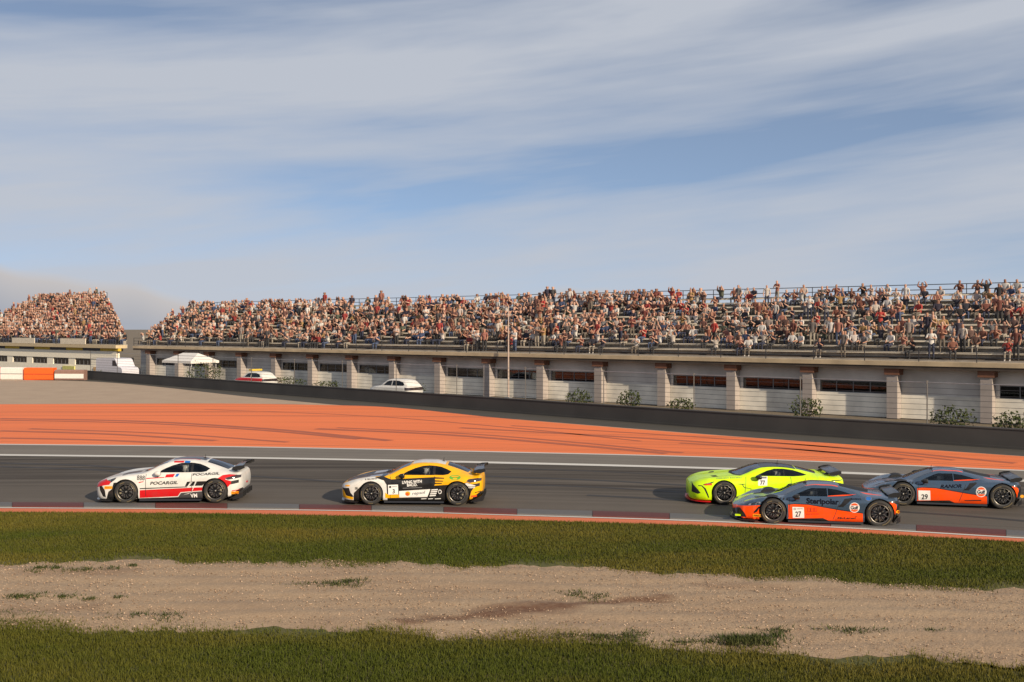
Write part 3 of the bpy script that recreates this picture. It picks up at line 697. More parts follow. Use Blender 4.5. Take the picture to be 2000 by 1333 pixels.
class Car:
    """a placed car: photo pixels are cast onto its body to find where paint and lettering sit"""
    def __init__(s, name, model, at, head, label, zoom, scale=1.0):
        s.model = model; s.sh = Shell(model); s.name = name
        s.root = empty(name); s.label = label
        p = ground_pt(*at); xm = (model['axf'] + model['axr']) / 2
        # `at` is the ground point midway between the near wheels
        th = -R(head); Rz = Matrix.Rotation(th, 4, 'Z')
        s.M = Matrix.Translation((p.x, p.y, 0.004)) @ Rz @ Matrix.Scale(scale, 4) @ Matrix.Translation((-xm, model['track'], 0))
        s.root.matrix_world = s.M; s.inv = s.M.inverted(); s.z = zoom
        tag(s.root, label, 'race car', 'race cars on the track')
    def ray(s, zx, zy):
        x0, y0, k = s.z; px, py = x0 + zx * k, y0 + zy * k
        o = s.inv @ Vector((0, 0, H)); d = (s.inv.to_3x3() @ Vector(((px - CX) / F, 1.0, -(py - YH) / F))).normalized()
        h = s.sh.tree.ray_cast(o, d)
        if h[0] is not None and h[1].y < 0.3: return h[0], h[1]
        t = (-0.82 - o.y) / d.y; return o + d * t, Vector((0, -1, 0))
    def side(s, pts): return [(lambda q: (q.x, q.z))(s.ray(*p)[0]) for p in pts]
    def put(s, name, V, Fc, mat, fn, lift=0.004, parent=None, thick=None):
        vs = []
        for v in V:
            h, n = s.ray(*fn(v)); vs.append(h + n * lift)
        me = bpy.data.meshes.new(name); me.from_pydata([tuple(v) for v in vs], [], Fc); me.update()
        return obj(name, me, MAT[mat], parent or s.root)
    def text(s, txt, a, b, hgt, mat='decal_black', bold=0.0, slant=0.0, lift=0.007):
        """baseline from a to b in photo-zoom pixels, capitals hgt tall"""
        V, Fc = text_mesh(txt, bold); a = np.array(a, float); b = np.array(b, float)
        cap = 0.70
        return s.put('lettering', V, Fc, mat, lambda v: (a[0] + (b[0] - a[0]) * v[0] + slant * v[1] / cap * hgt, a[1] + (b[1] - a[1]) * v[0] - v[1] / cap * hgt), lift)
    def panel(s, q, mat, name='sticker', n=6, lift=0.0045):
        q = [np.array(p, float) for p in q]; V = []
        for i in range(n + 1):
            for j in range(n + 1):
                u, v = i / n, j / n; V.append((q[0] * (1 - u) + q[1] * u) * (1 - v) + (q[3] * (1 - u) + q[2] * u) * v)
        Fc = [(i * (n + 1) + j, i * (n + 1) + j + 1, (i + 1) * (n + 1) + j + 1, (i + 1) * (n + 1) + j) for i in range(n) for j in range(n)]
        return s.put(name, V, Fc, mat, lambda v: v, lift)
    def disc(s, c, rx, ry, mat, name='sticker', lift=0.0045, band=None):
        n = 24; pts = []
        for k in range(n):
            t = 2 * math.pi * k / n; x, y = math.cos(t) * rx, math.sin(t) * ry
            if band: y = max(band[0], min(band[1], y))
            pts.append((c[0] + x, c[1] + y))
        V = [c] + pts; return s.put(name, V, [(0, 1 + k, 1 + (k + 1) % n) for k in range(n)], mat, lambda v: v, lift)

    def finish(s, lining=True, driver_label=None):
        m, sh, root = s.model, s.sh, s.root
        for ax, r in ((m['axf'], m['rf']), (m['axr'], m['rr'])):
            ra = r + .028
            sh.region([(ax + ra * math.cos(t), r + .012 + ra * math.sin(t)) for t in [2 * math.pi * k / 28 for k in range(28)]], zone='arch', keep=lambda c, n: c.y < -.45)
            # lower opening between tyre and ground
            sh.region([(ax - ra * .97, 0.0), (ax + ra * .97, 0.0), (ax + ra * .97, r * .9), (ax - ra * .97, r * .9)], zone='arch', keep=lambda c, n: c.y < -.45 and n.z > -.9)
        for (xa, za, xb, zb_) in m.get('gaps', ()):
            sh.reg([(xa - .007, za), (xa + .007, za), (xb + .007, zb_), (xb - .007, zb_)], 'trim')
        names = {'windscreen': 'windscreen', 'rear_window': 'rear_window', 'hood': 'hood', 'roof': 'roof', 'body': 'body', 'engine_cover': 'engine_cover', 'bumper': 'front_bumper'}
        sm = [MAT[x] for x in sh.mats]
        for z in sh.zones:
            if z == 'arch': continue
            glass = 'window' in z or z == 'windscreen'
            if z in names:
                me = sh.zone_mesh(z, True, -0.004 if glass else 0.0)
                if me: obj(names[z], me, sm, root)
            else:
                pr = sh.zone_mesh(z, 'pair', -0.005 if glass else (0.002 if 'light' in z else 0.0))
                if pr:
                    for me in pr: obj(z, me, sm, root)
        # inner lining of the shell
        if lining:
            keep = sh.zones.index('body'); V = []
            me = None
            zz = [i for i, z in enumerate(sh.zones) if z not in ('arch',) and 'window' not in z and z != 'windscreen']
            vs = {}; V = []; Fc = []
            for f in sh.bm.faces:
                if f[sh.zone] not in zz: continue
                ids = []
                for v in f.verts:
                    if v not in vs: vs[v] = len(V); c = v.co - v.normal * .03; V.append((c.x, min(c.y, 0), c.z))
                    ids.append(vs[v])
                Fc.append(ids[::-1])
            n = len(V); V2 = V + [(x, -y, z) for x, y, z in V]; F2 = Fc + [[i + n for i in f[::-1]] for f in Fc]
            me = bpy.data.meshes.new('interior_lining'); me.from_pydata(V2, [], F2); me.update(); obj('interior_lining', me, MAT['trim'], root)
        # wheel wells
        for ax, r in ((m['axf'], m['rf']), (m['axr'], m['rr'])):
            for sg in (-1, 1):
                mb = MB(); n = 20; vs = []; ro = r + .035
                for k in range(n + 1):
                    t = R(-25 + 230 * k / n)
                    for y in (.84, .42): vs.append((ax + ro * math.cos(t), sg * y * m['track'] / .88, r + .012 + ro * math.sin(t)))
                vs.append((ax, sg * .42 * m['track'] / .88, r))
                fs = [(2 * k, 2 * k + 2, 2 * k + 3, 2 * k + 1) for k in range(n)] + [(2 * k + 1, 2 * k + 3, 2 * n + 2) for k in range(n)]
                mb.add(vs, fs).build('wheel_well', MAT['trim'], root)
        for ax, r in ((m['axf'], m['rf']), (m['axr'], m['rr'])):
            for sg in (-1, 1): wheel(root, ax, sg * (m['track'] - .12), r, 0.02 if ax == m['axf'] else 0)
        # splitter, skirts, diffuser
        x0 = sh.x0; xs = np.linspace(x0, m['axf'] - .38, 14); pts = [(x0 - .075, 0)] + [(x0 - .075 + .06 * (1 - math.cos(math.pi / 2 * k / 4)), sh.at('wl', x0) * k / 4 + .02) for k in range(1, 5)]
        pts += [(x, sh.at('wl', x) + .045) for x in xs[1:]]
        mb = MB(); vs = []
        for z in (.075, .098):
            vs += [(x, -y, z) for x, y in pts] + [(x, y, z) for x, y in pts[::-1]]
        k = len(vs) // 2; mb.add(vs, [tuple(range(k)), tuple(range(k, 2 * k))[::-1]] + [(i, i + k, (i + 1) % k + k, (i + 1) % k) for i in range(k)])
        mb.build('front_splitter', MAT[m.get('split', 'carbon')], root)
        x0, x1 = m['axf'] + m['rf'] + .05, m['axr'] - m['rr'] - .05
        for sg in (-1, 1):
            mb = MB(); w = sh.at('wl', (x0 + x1) / 2)
            mb.hexa([(x0, sg * (w - .14), .062), (x1, sg * (w - .14), .062), (x0, sg * (w + .035), .07), (x1, sg * (w + .05), .07), (x0, sg * (w - .14), .14), (x1, sg * (w - .14), .14), (x0, sg * (w + .01), .115), (x1, sg * (w + .02), .115)]).build('side_skirt', MAT['carbon'], root)
        Lc = sh.len; mb = MB()
        mb.hexa([(m['axr'] + .38, -.72, .075), (Lc - .02, -.70, .235), (m['axr'] + .38, .72, .075), (Lc - .02, .70, .235), (m['axr'] + .38, -.72, .10), (Lc - .02, -.70, .26), (m['axr'] + .38, .72, .10), (Lc - .02, .70, .26)])
        for y in (-.7, -.45, -.2, .2, .45, .7):
            mb.hexa([(m['axr'] + .45, y - .008, .06), (Lc + .03, y - .008, .12), (m['axr'] + .45, y + .008, .06), (Lc + .03, y + .008, .12), (m['axr'] + .45, y - .008, .10), (Lc + .03, y - .008, .27), (m['axr'] + .45, y + .008, .10), (Lc + .03, y + .008, .27)])
        mb.build('diffuser', MAT['carbon'], root)
        for y in (-.16, .16):
            MB().lathe_y([(.052, .0), (.052, -.12), (.044, -.12), (.044, .0)], 18).build('exhaust', MAT['gunmetal'], root, True).matrix_local = Matrix.Translation((Lc - .06, y, .36)) @ Matrix.Rotation(-math.pi / 2, 4, 'Z')
        s.wing(); s.mirrors(); s.cabin(driver_label)
        o = MB().tube([(m['ant'], 0.0, sh.at('zc', m['ant']) - .01), (m['ant'] + .02, 0.0, sh.at('zc', m['ant']) + .11)], [.010, .005], 6); o.box(m['ant'] - .04, m['ant'] + .04, -.02, .02, sh.at('zc', m['ant']) - .02, sh.at('zc', m['ant']) + .012); o.build('antenna', MAT['trim'], root)
        sh.bm.free()
    def wing(s):
        m, root = s.model, s.root; x, z, ch, sp = m['wing']; w = empty('rear_wing', (0, 0, 0), 0, root)
        pro = [(0, 0), (.06, .028), (.25, .045), (.55, .048), (.85, .066), (1.0, .09), (.98, .075), (.8, .04), (.5, .012), (.2, -.008), (.05, -.012)]
        mb = MB(); n = 10; vs = []
        for i in range(n + 1):
            y = -sp + 2 * sp * i / n; dz = -.03 * (abs(y) / sp) ** 2
            vs += [(x + a * ch + .05 * (abs(y) / sp) ** 2, y, z + dz + b * ch / .36 + a * .03) for a, b in pro]
        k = len(pro); mb.add(vs, [(i * k + j, i * k + (j + 1) % k, (i + 1) * k + (j + 1) % k, (i + 1) * k + j) for i in range(n) for j in range(k)] + [tuple(range(k))[::-1], tuple(n * k + j for j in range(k))])
        mb.build('wing_blade', MAT['carbon'], w, True)
        for sg in (-1, 1):
            yy = sg * (sp + .006); pl = [(x + .02, z - .045), (x + ch * .75, z - .06), (x + ch + .07, z + .0), (x + ch + .065, z + .075), (x + ch * .6, z + .065), (x + .03, z + .02)]
            vs = [(a, yy - .006, b) for a, b in pl] + [(a, yy + .006, b) for a, b in pl]; k = len(pl)
            MB().add(vs, [tuple(range(k)), tuple(range(k, 2 * k))[::-1]] + [(i, i + k, (i + 1) % k + k, (i + 1) % k) for i in range(k)]).build('end_plate', MAT[m.get('plate', 'carbon')], w)
            zd = s.sh.at('zc', x - m['neck'] + .1) - .03; y0 = sg * m.get('neck_y', .34); c = m.get('neck_mat', 'carbon')
            pts = [(x - m['neck'], zd), (x - m['neck'] + .20, zd), (x + .16, z + .0), (x + .18, z + .03), (x + .06, z + .03), (x + .04, z + .01)] if not m.get('swan') else \
                  [(x - m['neck'], zd), (x - m['neck'] + .20, zd), (x + .05, z + .02), (x + .17, z + .07), (x + .14, z + .10), (x + .0, z + .06)]
            vs = [(a, y0 - .012, b) for a, b in pts] + [(a, y0 + .012, b) for a, b in pts]; k = len(pts)
            MB().add(vs, [tuple(range(k)), tuple(range(k, 2 * k))[::-1]] + [(i, i + k, (i + 1) % k + k, (i + 1) % k) for i in range(k)]).build('wing_support', MAT[c], w)
    def mirrors(s):
        m, root = s.model, s.root; x, y, z = m['mirror']
        for sg in (-1, 1):
            e = empty('mirror', (0, 0, 0), 0, root); mb = MB(); vs = []; n, k = 6, 12
            for i in range(n + 1):
                t = i / n; a = (math.sin(math.pi / 2 * min(1, t * 1.25)) * .5 + .5 * min(1, t * 3)) * (1 if t < .99 else .94)
                for j in range(k):
                    q = 2 * math.pi * j / k; c, d = math.cos(q), math.sin(q); e_ = .75
                    vs.append((x - .07 + .19 * t, sg * (y + .095 * a * math.copysign(abs(c) ** e_, c)), z + .068 * a * math.copysign(abs(d) ** e_, d)))
            fs = [(i * k + j, i * k + (j + 1) % k, (i + 1) * k + (j + 1) % k, (i + 1) * k + j) for i in range(n) for j in range(k)] + [tuple(range(k))[::-1], tuple(n * k + j for j in range(k))]
            mb.add(vs, fs).build('mirror_shell', MAT[m.get('mirror_mat', 'black')], e, True)
            MB().tube([(x + .06, sg * (y - .22), z - .09), (x + .02, sg * (y - .06), z - .07), (x + .03, sg * y, z - .04)], [.028, .022, .02], 8).build('mirror_stalk', MAT['trim'], e)
    def cabin(s, label):
        m, root = s.model, s.root; x, y, z = m['seat']
        MB().box(m['axf'] + .35, m['axr'] - .15, -.62, .62, .11, .16).build('floor_pan', MAT['trim'], root)
        d = MB(); xd = x - .78; d.box(xd - .25, xd, -.62, .62, .55, z + .33).box(xd - .05, xd + .06, -.56, -.16, z + .30, z + .38); d.build('dashboard', MAT['trim'], root)
        c = empty('roll_cage', (0, 0, 0), 0, root); zr = s.sh.at('z7', x + .15) - .07; wr = s.sh.at('w7', x + .15) - .03; xf = m['axf'] + .62
        for sg in (-1, 1):
            MB().tube([(x + .18, sg * .58, .2), (x + .18, sg * (wr + .05), zr - .2), (x + .17, sg * (wr - .02), zr), (xf + .55, sg * (wr - .0), s.sh.at('z7', xf + .55) - .07), (xf, sg * .62, .78), (xf - .05, sg * .62, .3)], .02, 8).build('cage_tube', MAT['cage'], c)
            MB().tube([(x + .18, sg * .56, .62), (xf + .05, sg * .60, .40)], .018, 8).build('cage_tube', MAT['cage'], c)
        MB().tube([(x + .17, -wr + .02, zr), (x + .17, wr - .02, zr)], .02, 8).build('cage_tube', MAT['cage'], c)
        MB().tube([(x + .18, -.5, .25), (x + .17, wr - .05, zr - .03)], .018, 8).build('cage_tube', MAT['cage'], c)
        for yy in (y, -y):
            b = MB(); prof = [(-.32, .0, .02), (.08, .0, -.03), (.16, .03, .02), (.30, .03, .40), (.36, .03, .72)]
            for sx in (-1, 1):
                pass
            vs = []; 
            for a, _, h in prof:
                for q, up in ((-.24, .09), (-.20, .0), (.20, .0), (.24, .09)):
                    vs.append((x + a - (up if h > .2 else 0) * .9, yy + q, z - .28 + h + (up if h <= .2 else 0)))
            fs = [(i * 4 + j, i * 4 + j + 1, i * 4 + 5 + j, i * 4 + 4 + j) for i in range(len(prof) - 1) for j in range(3)]
            b.add(vs, fs)
            if yy == y: b.build('seat', MAT['trim'], root)
        st = MB(); vs = []; n, k = 20, 6; cx, cz = x - .52, z + .18
        for i in range(n):
            t = 2 * math.pi * i / n
            for j in range(k):
                q = 2 * math.pi * j / k; rr = .155 + .016 * math.cos(q); vs.append((cx - math.sin(t) * rr * .35 + .016 * math.sin(q), y + rr * math.cos(t), cz + rr * math.sin(t) * .94))
        st.add(vs, [(i * k + j, i * k + (j + 1) % k, ((i + 1) % n) * k + (j + 1) % k, ((i + 1) % n) * k + j) for i in range(n) for j in range(k)])
        st.hexa([(cx - .01, y - .15, cz - .03), (cx + .01, y - .15, cz - .03), (cx - .01, y + .15, cz - .03), (cx + .01, y + .15, cz - .03), (cx - .01, y - .15, cz + .03), (cx + .01, y - .15, cz + .03), (cx - .01, y + .15, cz + .03), (cx + .01, y + .15, cz + .03)])
        st.build('steering_wheel', MAT['trim'], root)
        # the driver: one continuous body, hands on the wheel, helmet as a child
        if 'drv' not in DRV:
            hd = (0.0, 0, .56); j = {}
            j['pelvis'] = ((.02, 0, -.15), (.15, .12)); j['waist'] = ((.06, 0, .03), (.13, .11)); j['chest'] = ((.11, 0, .25), (.16, .12)); j['neck'] = ((.10, 0, .42), (.06, .06)); j['head'] = ((.08, 0, .54), (.09, .09)); j['crown'] = ((.08, 0, .63), (.07, .07))
            for q, sg in (('l', -1), ('r', 1)):
                j['sh' + q] = ((.11, sg * .20, .33), (.075, .07)); j['el' + q] = ((-.13, sg * .26, .16), (.05, .05)); j['wr' + q] = ((-.40, sg * .17, .22), (.038, .038)); j['ha' + q] = ((-.49, sg * .15, .24), (.04, .03))
                j['hip' + q] = ((-.02, sg * .10, -.15), (.09, .09)); j['kn' + q] = ((-.42, sg * .13, -.02), (.068, .068)); j['an' + q] = ((-.78, sg * .12, -.22), (.05, .05)); j['toe' + q] = ((-.86, sg * .12, -.14), (.045, .04))
            DRV['drv'] = skin_mesh('person', j, EDG, lambda a, b, t, c: 1 if (a[:2] == 'wr') else 0, 1)
            for mm in ('suit', 'trim'): DRV['drv'].materials.append(MAT[mm])
            hm = MB(); vs = []; n, k = 10, 16
            for i in range(n + 1):
                p_ = math.pi * (i / n) * .86
                for jj in range(k):
                    q = 2 * math.pi * jj / k; vs.append((.08 + math.sin(p_) * math.cos(q) * (.148 if math.cos(q) < 0 else .135), math.sin(p_) * math.sin(q) * .122, .575 + math.cos(p_) * .135))
            fs = []; ms = []
            for i in range(n):
                for jj in range(k):
                    fs.append((i * k + jj, i * k + (jj + 1) % k, (i + 1) * k + (jj + 1) % k, (i + 1) * k + jj))
            hm.add(vs, fs); hm.m = [1 if (4 <= i < 7 and 5 <= jj < 11) else 0 for i in range(n) for jj in range(k)]
            DRV['helm'] = hm.mesh('helmet', True)
            for mm in ('helmet', 'visor'): DRV['helm'].materials.append(MAT[mm])
        d = obj('person', DRV['drv']); d.matrix_world = s.M @ Matrix.Translation((x, y, z)) @ Matrix.Scale(.9, 4)
        tag(d, label, 'person', 'drivers at the wheel'); obj('helmet', DRV['helm'], None, d)
DRV = {}
# ------------------------------------------------------------------ the three car models
COUPE = dict(gaps=((1.50, .20, 1.50, .84), (2.77, .20, 2.77, .86)), fo=.94, ro=.69, hs=.94, axf=.95, axr=3.43, track=.90, rf=.325, rr=.335, ant=2.95, wing=(3.86, .965, .30, .74), neck=.12, neck_y=.36, neck_mat='black', mirror=(1.80, .93, .85), mirror_mat='white', seat=(2.42, -.36, .41),
 table=[
 (0, .15, .50, .57, .33, .56, .46, .50, .53, .3, .565, .575), (.08, .12, .66, .72, .33, .71, .50, .60, .585, .36, .61, .62), (.22, .11, .78, .82, .35, .81, .555, .67, .645, .42, .665, .67),
 (.45, .11, .85, .875, .40, .86, .645, .71, .735, .45, .71, .715), (.75, .12, .86, .90, .45, .875, .725, .725, .80, .47, .765, .77), (.95, .12, .86, .905, .48, .88, .75, .725, .825, .49, .795, .80),
 (1.2, .12, .85, .895, .48, .875, .745, .745, .84, .55, .83, .845), (1.42, .12, .84, .88, .46, .86, .745, .775, .85, .70, .875, .905), (1.6, .12, .84, .875, .46, .855, .745, .78, .852, .69, .94, 1.0),
 (1.85, .12, .84, .872, .45, .85, .745, .78, .855, .635, 1.06, 1.135), (2.1, .12, .84, .872, .45, .85, .745, .78, .86, .58, 1.145, 1.215), (2.4, .12, .84, .875, .45, .855, .745, .78, .862, .545, 1.19, 1.25),
 (2.7, .12, .845, .88, .46, .865, .75, .782, .866, .535, 1.185, 1.248), (3.0, .12, .86, .895, .48, .885, .765, .785, .872, .535, 1.135, 1.21), (3.3, .12, .87, .915, .50, .905, .785, .795, .88, .545, 1.05, 1.135),
 (3.6, .13, .87, .92, .52, .905, .79, .80, .875, .56, .965, 1.04), (3.9, .15, .85, .905, .52, .885, .775, .785, .85, .58, .90, .94), (4.12, .19, .81, .875, .52, .855, .765, .755, .83, .58, .865, .88),
 (4.30, .25, .73, .815, .52, .80, .75, .71, .825, .57, .87, .885), (4.40, .30, .64, .73, .52, .725, .70, .66, .79, .52, .84, .855), (4.46, .34, .52, .62, .52, .61, .64, .55, .71, .42, .75, .76)])
GT = dict(gaps=((1.53, .20, 1.58, .86), (2.83, .20, 2.85, .88)), ro=.9, hs=.86, axf=.95, axr=3.60, track=.95, rf=.335, rr=.345, ant=2.6, wing=(3.93, .90, .30, .74), neck=.16, neck_y=.42, mirror=(1.88, .97, .81), mirror_mat='carbon', seat=(2.45, -.38, .32), split='red',
 table=[
 (0, .15, .5, .58, .34, .57, .48, .50, .57, .32, .62, .63), (.08, .12, .68, .75, .34, .74, .53, .64, .63, .38, .665, .675), (.25, .11, .83, .88, .36, .87, .59, .74, .715, .44, .735, .74), (.5, .11, .91, .945, .40, .93, .67, .785, .79, .48, .79, .80),
 (.95, .12, .915, .97, .46, .945, .74, .79, .845, .50, .845, .86), (1.2, .12, .895, .95, .46, .925, .745, .785, .86, .55, .87, .885), (1.42, .12, .875, .925, .45, .90, .75, .79, .866, .70, .89, .915), (1.6, .12, .865, .915, .45, .885, .75, .79, .87, .695, .94, 1.0),
 (1.85, .12, .865, .91, .45, .88, .75, .79, .873, .64, 1.055, 1.12), (2.1, .12, .865, .91, .45, .88, .75, .79, .876, .59, 1.13, 1.185), (2.4, .12, .87, .913, .45, .885, .755, .79, .88, .555, 1.155, 1.21), (2.75, .12, .885, .928, .46, .905, .77, .80, .884, .545, 1.13, 1.195),
 (3.1, .12, .905, .955, .48, .935, .79, .815, .892, .545, 1.06, 1.13), (3.4, .12, .915, .972, .5, .953, .80, .825, .897, .555, .985, 1.045), (3.6, .12, .915, .975, .51, .955, .805, .828, .897, .56, .94, .98), (3.85, .14, .905, .965, .52, .945, .805, .82, .89, .575, .91, .925),
 (4.1, .18, .865, .935, .54, .92, .795, .795, .88, .58, .895, .90), (4.3, .26, .77, .86, .56, .85, .775, .735, .86, .55, .89, .895), (4.40, .32, .67, .77, .56, .76, .73, .67, .83, .49, .865, .875), (4.46, .36, .57, .67, .56, .65, .68, .57, .77, .41, .81, .82)])
MID = dict(gaps=((1.52, .18, 1.54, .73), (2.62, .16, 2.80, .70)), fo=.90, ro=.70, hs=.87, axf=1.12, axr=3.76, track=.945, rf=.33, rr=.345, ant=2.0, wing=(3.98, .80, .27, .74), neck=.10, neck_y=.30, mirror=(1.66, .98, .73), mirror_mat='black', seat=(2.08, -.36, .26),
 table=[
 (0, .16, .40, .47, .27, .46, .345, .40, .39, .28, .415, .42), (.1, .11, .65, .72, .28, .71, .385, .60, .435, .35, .455, .46), (.3, .10, .83, .885, .31, .87, .46, .74, .525, .44, .53, .535), (.6, .10, .885, .935, .36, .915, .60, .775, .66, .48, .625, .63),
 (.9, .10, .905, .952, .42, .925, .665, .78, .725, .50, .665, .66), (1.12, .10, .905, .957, .44, .93, .685, .78, .74, .52, .69, .69), (1.35, .10, .885, .935, .42, .91, .675, .78, .735, .67, .735, .755), (1.5, .10, .875, .918, .42, .895, .665, .775, .73, .70, .79, .845),
 (1.75, .10, .872, .912, .42, .88, .665, .77, .737, .645, .91, .97), (2.0, .10, .88, .915, .42, .883, .672, .765, .745, .58, 1.005, 1.065), (2.25, .10, .89, .92, .42, .888, .682, .765, .75, .54, 1.05, 1.11), (2.6, .10, .90, .932, .42, .90, .695, .77, .76, .52, 1.04, 1.112),
 (2.9, .10, .91, .947, .44, .92, .715, .785, .78, .505, .975, 1.06), (3.2, .10, .92, .962, .46, .94, .735, .795, .80, .495, .905, .985), (3.5, .11, .92, .967, .48, .95, .75, .805, .812, .49, .86, .915), (3.76, .12, .915, .967, .48, .95, .755, .805, .815, .49, .84, .865),
 (4.05, .14, .89, .95, .50, .935, .75, .795, .808, .49, .825, .84), (4.3, .20, .82, .905, .52, .89, .735, .755, .79, .47, .81, .82), (4.42, .28, .74, .845, .52, .835, .705, .705, .77, .43, .795, .805), (4.5, .34, .66, .765, .52, .755, .665, .645, .725, .39, .755, .765)])

up = lambda c, n: c.z > .60
def coupe_openings(c, hood):
    sh = c.sh
    sh.reg([(.10, 0.01), (.20, -.38), (.62, -.47), (1.26, -.52), (1.20, 0.01)], hood, 'hood', 'top', up)
    sh.reg([(1.27, .01), (1.33, -.36), (1.49, -.655), (2.03, -.535), (2.08, .01)], 'glass_dark', 'windscreen', 'top', lambda q, n: q.z > .8)
    sh.reg([(3.12, .01), (3.12, -.42), (3.84, -.45), (3.92, .01)], 'glass_dark', 'rear_window', 'top', lambda q, n: q.z > .85)
    sh.reg([(1.50, .20), (2.74, .20), (2.78, .60), (2.76, .868), (1.50, .855)], None, 'door')
    sh.reg([(1.80, .885), (2.0, 1.0), (2.2, 1.085), (2.42, 1.145), (2.60, 1.158), (2.715, 1.152), (2.715, .885)], 'glass', 'side_window')
    sh.reg([(2.79, .89), (2.79, 1.145), (2.95, 1.115), (3.12, 1.05), (3.25, .985), (3.16, .91), (3.02, .887)], 'glass_dark', 'quarter_window')
    sh.reg([(2.715, .885), (2.715, 1.152), (2.79, 1.145), (2.79, .89)], 'black')
    sh.reg([(.34, .60), (.44, .685), (.66, .755), (.645, .70), (.507, .60), (.38, .575)], 'headlight', 'headlight')
    sh.reg([(3.80, .725), (3.9, .785), (4.26, .805), (4.42, .79), (4.42, .72), (4.2, .70), (3.95, .675)], 'taillight', 'taillight')
    sh.reg([(4.02, .525), (4.03, .625), (4.28, .655), (4.36, .66), (4.36, .57)], 'trim', None)
    sh.reg([(4.02, .10), (4.08, .24), (4.36, .38), (4.5, .40), (4.5, .1)], 'carbon', None)
    sh.reg([(.80, .835), (.98, .868), (1.0, .83), (.82, .80)], 'trim', None)

# ---- the white and red coupe
c = Car('race_car', COUPE, (332.5, 984), -3.0, 'white and red race car number 888 leading at far left', (170, 870, .17), 1.03)
sh = c.sh; sh.mi('white')
coupe_openings(c, 'white')
sh.reg([(.62, .01), (.66, -.28), (1.24, -.40), (1.20, .01)], 'grey', None, 'top', up)
sh.reg([(2.10, .01), (2.12, -.30), (3.05, -.30), (3.08, .01)], 'grey', None, 'top', lambda q, n: q.z > 1.1)
sh.reg([(2.20, -.30), (2.20, -.36), (2.9, -.36), (2.9, -.30)], 'red', None, 'top', lambda q, n: q.z > 1.1)
for mat, pts in (
    ('red', [(115, 480), (115, 395), (180, 385), (275, 420), (255, 455), (195, 462)]),
    ('black', [(143, 470), (172, 466), (205, 520), (218, 600), (185, 590), (150, 520)]),
    ('black', [(305, 432), (380, 425), (345, 480), (325, 540), (325, 625), (225, 615), (245, 535), (285, 505)]),
    ('red', [(605, 517), (1330, 483), (1330, 521), (1075, 540), (1042, 586), (605, 606)]),
    ('black', [(605, 494), (1150, 474), (1150, 484), (605, 506)]),
    ('black', [(1148, 420), (1190, 417), (1155, 470), (1125, 473)]),
    ('black', [(1200, 417), (1245, 416), (1222, 467), (1170, 469)]),
    ('black', [(1258, 416), (1385, 412), (1320, 465), (1236, 467)]),
    ('grey', [(605, 614), (1048, 594), (1080, 548), (1330, 528), (1330, 650), (605, 650)]),
    ('red', [(680, 377), (890, 365), (888, 374), (680, 388)]),
    ('red', [(912, 336), (1012, 328), (990, 368), (893, 372)]),
    ('blue', [(1028, 328), (1064, 326), (1042, 361), (1010, 365)]),
    ('red', [(1470, 400), (1560, 342), (1640, 332), (1720, 338), (1590, 375), (1590, 395), (1655, 412), (1655, 440), (1600, 498), (1540, 430)]),
    ('red', [(590, 424), (650, 414), (650, 422), (595, 436)]),
    ('red', [(1662, 520), (1755, 503), (1757, 510), (1665, 530)])):
    sh.region(c.side(pts), mat, None, 'side', (lambda q, n: q.z < .9))
sh.region(c.side([(1005, 178), (1125, 176), (1110, 200), (1000, 200)]), 'red', None, 'side', lambda q, n: q.z > 1.0)
sh.region(c.side([(1130, 176), (1195, 180), (1180, 202), (1120, 200)]), 'blue', None, 'side', lambda q, n: q.z > 1.0)
c.text('888', (572, 400), (662, 402), 52, bold=.01, slant=.08); c.text('POCARGIL', (725, 454), (1043, 444), 34, bold=.03, slant=.25)
c.text('POCARGIL', (1213, 352), (1520, 338), 26, bold=.025, slant=.3); c.text('VM', (1190, 600), (1268, 596), 42, 'decal_white', .03, slant=-.1)
for q, ta, tb in (([(202, 470), (292, 470), (288, 502), (198, 506)], (210, 498), (280, 494)), ([(1656, 531), (1745, 529), (1742, 558), (1654, 561)], (1664, 554), (1736, 552))):
    c.panel(q, 'decal_yellow'); c.text('PIRELLI', ta, tb, 17, 'decal_red', .01)
for r_ in ((1205, 420, 1165, 472), (1252, 418, 1205, 520)):
    c.panel([(r_[0], r_[1]), (r_[0] + 7, r_[1]), (r_[2] + 7, r_[3]), (r_[2], r_[3])], 'decal_white', 'pinstripe', 3)
c.panel([(1105, 568), (1165, 558), (1205, 535), (1208, 540)], 'decal_white', 'pinstripe', 4)
c.finish(driver_label='helmeted driver at the wheel of the white and red car 888')
# rain light on the tail
MB().box(4.13, 4.17, -.06, .06, .46, .50).build('rain_light', MAT['rain_light'], c.root)

